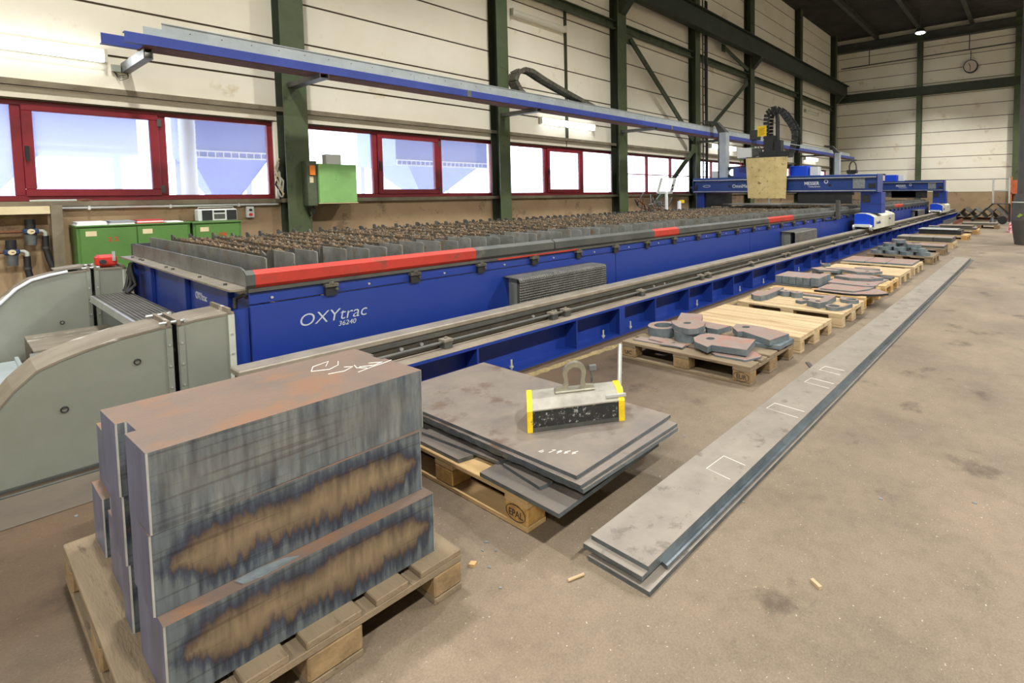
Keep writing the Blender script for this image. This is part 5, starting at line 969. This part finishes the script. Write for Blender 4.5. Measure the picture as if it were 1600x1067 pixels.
def airfilter(label, y, z, pipe):
    t = thing('air_filter', label, 'air filter', (-9.74, y, z-.2), 'compressed air filters on the wall'); x = -9.72
    part('head', MB().box(x-.06, x+.06, y-.06, y+.06, z-.03, z+.03), 'filterblue', t, bev=.012); part('cap', MB().cyl((x, y, z+.03), (x, y, z+.14), .042, 14), 'black', t); part('bowl', MB().cyl((x, y, z-.16), (x, y, z-.03), .042, 14, r2=.05), 'steel', t)
    part('gauge', MB().cyl((x+.06, y, z), (x+.072, y, z), .03, 16), 'cream', t); part('gauge_needle', MB().box(x+.072, x+.074, y-.004, y+.018, z-.004, z+.004), 'black', t)
    part('wall_bracket', MB().box(XW+.001, x-.06, y-.03, y+.03, z-.02, z+.02), 'dsteel', t); part('inlet_pipe', MB().cyl((x, y-.06, z), (x, y-pipe, z), .016, 8), 'rust', t)
    part('elbow', MB().tube([(x, y+.06, z), (x, y+.09, z), (x, y+.11, z-.02), (x, y+.11, z-.06)], .02, 8), 'greypaint', t)
    part('hose', MB().tube([(x, y+.11, z-.06), (x, y+.11, z-.22), (x+.02, y+.125, z-.34), (x+.05, y+.16, z-.5), (x+.05, y+.17, z-.62)], .028, 8), 'rubber', t)
    part('hose_clip', MB().cyl((x, y+.11, z-.19), (x, y+.11, z-.215), .033, 10), 'dsteel', t)
airfilter('upper blue compressed-air filter with a black hose on the brown wall', .665, .985, .4); airfilter('lower blue compressed-air filter near the left edge', .515, .755, .3)
th = thing('hand_tools', 'rolled rag and hand tool lying on the window sill above the air filters', 'tool', (-9.79, .92, 1.318)); part('handle', MB().tube([(-9.79, .68, 1.335), (-9.79, .8, 1.34), (-9.79, .95, 1.338), (-9.79, 1.05, 1.34)], .02, 8), 'greypaint', th); part('head', MB().tube([(-9.79, 1.05, 1.338), (-9.78, 1.12, 1.345), (-9.79, 1.18, 1.334)], .018, 8), 'rust', th)
jb = thing('junction_box', 'small grey junction box with looped wires beside the strip lamp', 'junction box', (-9.83, 1.47, 3.03)); part('body', MB().box(XW+.002, -9.8, 1.43, 1.51, 3.0, 3.085), 'greypaint', jb)
for k in range(3): part('wire', MB().tube([(-9.82, 1.51, 3.06-.02*k), (-9.8, 1.56+.01*k, 3.03-.03*k), (-9.8, 1.57, 2.97-.02*k), (-9.82, 1.5, 2.95-.03*k), (-9.83, 1.45, 3.0)], .004, 5), 'rubber', jb)
# electrical boxes on the first column
eb = thing('electrical_box', 'bright green electrical box hanging beside the first column', 'electrical box', (-9.42, 3.8, 1.25)); part('body', MB().box(XW+.1, -9.31, 3.54, 4.1, 1.26, 1.88), 'boxgreen', eb); part('door', MB().box(-9.31, -9.3, 3.545, 4.095, 1.265, 1.875), 'boxgreen', eb, bev=.004); part('rim', MB().box(-9.5, -9.295, 3.535, 4.11, 1.25, 1.26), 'cream', eb)
sb = thing('switch_cabinet', 'narrow grey-green switch cabinet with an orange isolator on the first column', 'switch cabinet', (-9.44, 3.45, 1.22)); part('body', MB().box(-9.55, -9.34, 3.4, 3.53, 1.22, 1.92), 'brace', sb); part('isolator_switch', MB().box(-9.34, -9.31, 3.43, 3.5, 1.7, 1.85), 'orange', sb); part('tag', MB().box(-9.34, -9.338, 3.43, 3.48, 1.58, 1.68), 'cream', sb); part('cables', MB().tube([(-9.45, 3.5, 1.22), (-9.45, 3.52, 1.1), (-9.48, 3.47, 1.05), (-9.5, 3.43, 1.2)], .015, 6), 'rubber', sb)
gb = thing('grey_device', 'small grey box standing on the bright green electrical box', 'box', (-9.42, 3.78, 1.88)); part('body', MB().box(-9.52, -9.36, 3.68, 3.9, 1.88, 2.04), 'greylt', gb, bev=.006); part('knob', MB().cyl((-9.44, 3.9, 1.92), (-9.44, 3.92, 1.92), .015, 8), 'black', gb)
wi = thing('wire_bundle', 'bundle of pale wires and connectors on the left side of the first column', 'wires', (-9.6, 3.15, 1.3))
for k in range(9):
    r = random.Random(40+k); part('wire', MB().tube([(-9.58, 3.12+r.uniform(-.03, .03), 1.95-.05*k), (-9.55+r.uniform(-.03, .03), 3.08+r.uniform(-.04, .04), 1.8-.05*k), (-9.56, 3.13+r.uniform(-.05, .03), 1.65-.04*k), (-9.6, 3.14, 1.36)], .012, 5), ['cream', 'greylt', 'black'][k % 3], wi)
# control pendant and scrap behind the table
cp = thing('control_panel', 'white control screen on a stand behind the cutting table', 'control panel', (-7.75, 10.7, 0)); part('stand', MB().cyl((-7.75, 10.75, 0), (-7.75, 10.75, 1.4), .04, 10), 'greylt', cp); part('screen_case', MB().obox((-7.72, 10.72, 1.55), (0, 1, 0), (.35, 0, 1), (1, 0, -.35), .31, .2, .03), 'greylt', cp); part('screen', MB().obox((-7.687, 10.66, 1.565), (0, 1, 0), (.35, 0, 1), (1, 0, -.35), .23, .165, .004), 'screen', cp)
for k in range(3): part('button', MB().obox((-7.68, 10.93, 1.65-.09*k), (0, 1, 0), (.35, 0, 1), (1, 0, -.35), .025, .025, .008), 'black', cp)
sc_ = thing('valve_stand', 'small white post with a yellow valve behind the cutting table', 'valve', (-7.8, 11.4, 0)); part('post', MB().cyl((-7.8, 11.4, 0), (-7.8, 11.4, 1.15), .05, 10), 'white', sc_); part('valve', MB().box(-7.82, -7.74, 11.42, 11.55, 1.1, 1.18), 'yellow', sc_)
hp = thing('scrap_heap', 'tangled heap of wire and strip scrap below the brace window', 'scrap', (-8.9, 12.0, 0)); r = random.Random(9)
for k in range(46):
    c = Vector((-9.08+r.uniform(-.22, .22), 12.0+r.uniform(-.75, .9), .4+r.uniform(0, .7))); p = [c+Vector((r.uniform(-.25, .25), r.uniform(-.3, .3), r.uniform(-.25, .35)))*s for s in (-1, -.3, .4, 1)]
    part('scrap_strip', MB().tube([(min(max(q.x, -9.5), -8.72), q.y, max(.03, q.z)) for q in p], r.uniform(.008, .022), 5), ['dsteel', 'rust', 'steel'][k % 3], hp)
part('scrap_bin', MB().box(-9.4, -8.72, 11.5, 12.8, 0, .45), 'rust', hp)
# ================================================================== FAR END
ld = thing('ladder_platform', 'small wheeled ladder platform with a silver handrail by the end wall', 'ladder platform', (-1.4, 27.0, 0))
for x in (-1.68, -1.08):
    for y in (26.7, 27.3): part('handrail_post', MB().cyl((x, y, .8), (x, y, 1.88), .022, 8), 'bright', ld)
for z in (1.35, 1.88):
    part('handrail', MB().cyl((-1.68, 27.3, z), (-1.08, 27.3, z), .022, 8), 'bright', ld); part('handrail', MB().cyl((-1.08, 26.7, z), (-1.08, 27.3, z), .022, 8), 'bright', ld); part('handrail', MB().cyl((-1.68, 26.7, z), (-1.68, 27.3, z), .022, 8), 'bright', ld)
part('deck', MB().box(-1.72, -1.04, 26.66, 27.34, .76, .8), 'dsteel', ld)
for y in (26.7, 27.3): part('leg', MB().box(-1.08, -1.02, y-.03, y+.03, .0, .76), 'black', ld); part('stringer', MB().bar((-1.68, y, .76), (-2.45, y, .02), .04, .12, up=(0, 1, 0)), 'black', ld); part('brace', MB().bar((-1.05, y, .3), (-1.5, y, .76), .03, .04, up=(0, 1, 0)), 'black', ld)
for k in range(4): part('tread', MB().box(-1.98-.17*k, -1.82-.17*k, 26.72, 27.28, .58-.16*k, .6-.16*k), 'steel', ld)
sr = thing('storage_rack', 'orange-brown wooden rack against the end wall behind the ladder platform', 'rack', (-.9, 29.3, 0)); part('side_board', MB().box(-1.12, -1.06, 29.0, 29.6, 0, 2.0), 'orangewood', sr); part('back_board', MB().box(-1.06, -.4, 29.55, 29.6, 0, 1.85), 'orangewood', sr); part('shelf', MB().box(-1.18, -.4, 29.0, 29.55, 1.2, 1.24), 'orangewood', sr); part('front_board', MB().box(-1.0, -.4, 29.05, 29.09, 0, 1.2), 'rust', sr)
G_ = 'steel profiles heaped by the end wall'; r = random.Random(21)
for k in range(9):
    x = -3.06+.42*(k % 5)+(.2 if k > 4 else 0); z = .125+(.225 if k > 4 else 0)
    solo('steel_profile', MB().prism([(x-.2, z), (x, z+.2), (x+.2, z), (x+.18, z-.02), (x, z+.17), (x-.18, z-.02)], 'y', 27.7+.12*(k % 4), 29.9), 'dsteel' if k % 2 else 'steel', 'folded grey steel profile in the heap by the end wall', 'profile', (x, 28.8, z-.02), G_)
solo('profile_bearer', MB().box(-3.2, -1.15, 28.2, 28.3, 0, .1), 'rust', 'timber bearer under the heap of steel profiles', 'bearer', (-2.3, 28.8, 0))
solo('angle_iron', MB().prism([(-3.05, 0), (-2.8, 0), (-2.8, .02), (-3.03, .02), (-3.03, .2), (-3.05, .2)], 'y', 22.6, 26.4), 'steel', 'long grey angle iron on the floor between the rail and the ladder platform', 'angle iron', (-2.9, 24.5, 0))
solo('angle_iron', MB().prism([(-2.75, 0), (-2.5, 0), (-2.5, .02), (-2.73, .02), (-2.73, .16), (-2.75, .16)], 'y', 22.9, 26.0), 'rust', 'long brown angle iron on the floor next to the grey one', 'angle iron', (-2.6, 24.5, 0))
tk = thing('hand_truck', 'low hand truck with a black wheel in front of the ladder platform', 'truck', (-1.45, 24.8, 0)); part('wheel', MB().cyl((-1.2, 24.75, .17), (-1.2, 24.85, .17), .17, 16), 'rubber', tk); part('jack_stand', MB().cyl((-1.55, 24.8, 0), (-1.55, 24.8, .28), .14, 10, r2=.04).cyl((-1.55, 24.8, .28), (-1.55, 24.8, .52), .025, 8), 'dsteel', tk); part('axle', MB().cyl((-1.55, 24.8, .17), (-1.2, 24.8, .17), .02, 8), 'dsteel', tk)
bg_ = MB(); n = 12; vs = []; r = random.Random(2)
for k in range(6):
    z = .42*k/5; rr_ = .3*(1-.65*(k/5)**2)
    for i in range(n): a = 2*math.pi*i/n; q = rr_*r.uniform(.8, 1.15); vs.append((-.62+q*.75*math.cos(a), 20.2+q*math.sin(a), max(0, z+r.uniform(-.03, .03)) if k else 0))
bg_.add(vs, [(k*n+i, k*n+(i+1) % n, (k+1)*n+(i+1) % n, (k+1)*n+i) for k in range(5) for i in range(n)]+[tuple(range(5*n, 6*n)), tuple(reversed(range(n)))])
solo('rubbish_bag', bg_, 'redbag', 'red and white crumpled bag on the floor at the right edge', 'bag', (-.62, 20.2, 0))
pb = thing('post_with_planter', 'dark grey post standing in a flared bin at the right edge of the view', 'post', (-.17, 15.9, 0))
part('bin', MB().cyl((-.17, 15.9, 0), (-.17, 15.9, .62), .33, 24, r2=.42).cyl((-.17, 15.9, .62), (-.17, 15.9, 1.1), .42, 24, r2=.39).cyl((-.17, 15.9, 1.1), (-.17, 15.9, 1.28), .36, 24, r2=.33), 'bin', pb); part('band', MB().cyl((-.17, 15.9, 1.06), (-.17, 15.9, 1.09), .405, 24), 'greypaint', pb); part('post', MB().cyl((-.17, 15.9, 1.28), (-.17, 15.9, ZR-.3), .3, 24, r2=.27), 'bin', pb)
part('leaf', MB().add([(-.45, 15.55, .72), (-.39, 15.5, .8), (-.31, 15.52, .76), (-.37, 15.56, .68)], [(0, 1, 2, 3)]), 'leaf', pb)
# ================================================================== SMALL THINGS ON THE FLOOR
solo('chalk_stick', MB().cyl((-1.345, 1.245, .006), (-1.32, 1.30, .006), .006, 8), 'woodnew', 'yellowish stub of chalk on the floor before the long plates', 'chalk', (-1.33, 1.27, 0))
solo('wood_chip', MB().obox((-.61, 1.73, .006), (1, -.5, 0), (.5, 1, 0), (0, 0, 1), .022, .006, .006), 'woodnew', 'small pale wood chip lying alone on the open floor', 'wood chip', (-.61, 1.73, 0))
solo('wood_chip', MB().obox((-1.70, 1.10, .006), (1, .5, 0), (-.5, 1, 0), (0, 0, 1), .012, .01, .006), 'woodmid', 'tiny brown wood chip by the pallet of thick blocks', 'wood chip', (-1.70, 1.10, 0))
fl = [(-1.74, 1.17), (-1.70, 1.2), (-1.77, 1.21), (-1.52, 1.09), (-1.64, 1.13), (-1.05, 2.03), (-1.06, 4.0), (-3.6, .35), (-3.4, .3), (-.55, 2.4), (-.2, 2.6), (-1.62, 2.4), (-2.0, 2.7), (-2.2, 2.9), (-2.6, 3.0), (-1.3, 3.1)]
for k, (x, y) in enumerate(fl):
    r = random.Random(60+k); q = r.uniform(.35, .8); p = [(x+q*.016*r.uniform(.5, 1.3)*math.cos(a), y+q*.01*r.uniform(.4, 1.4)*math.sin(a)) for a in [i*1.047 for i in range(6)]]
    flat('scale_flake', 'small grey flake of scale lying loose on the floor', 'flake', p, 0, .003, ('flake', 'flake'), (), 'loose scale flakes on the floor')
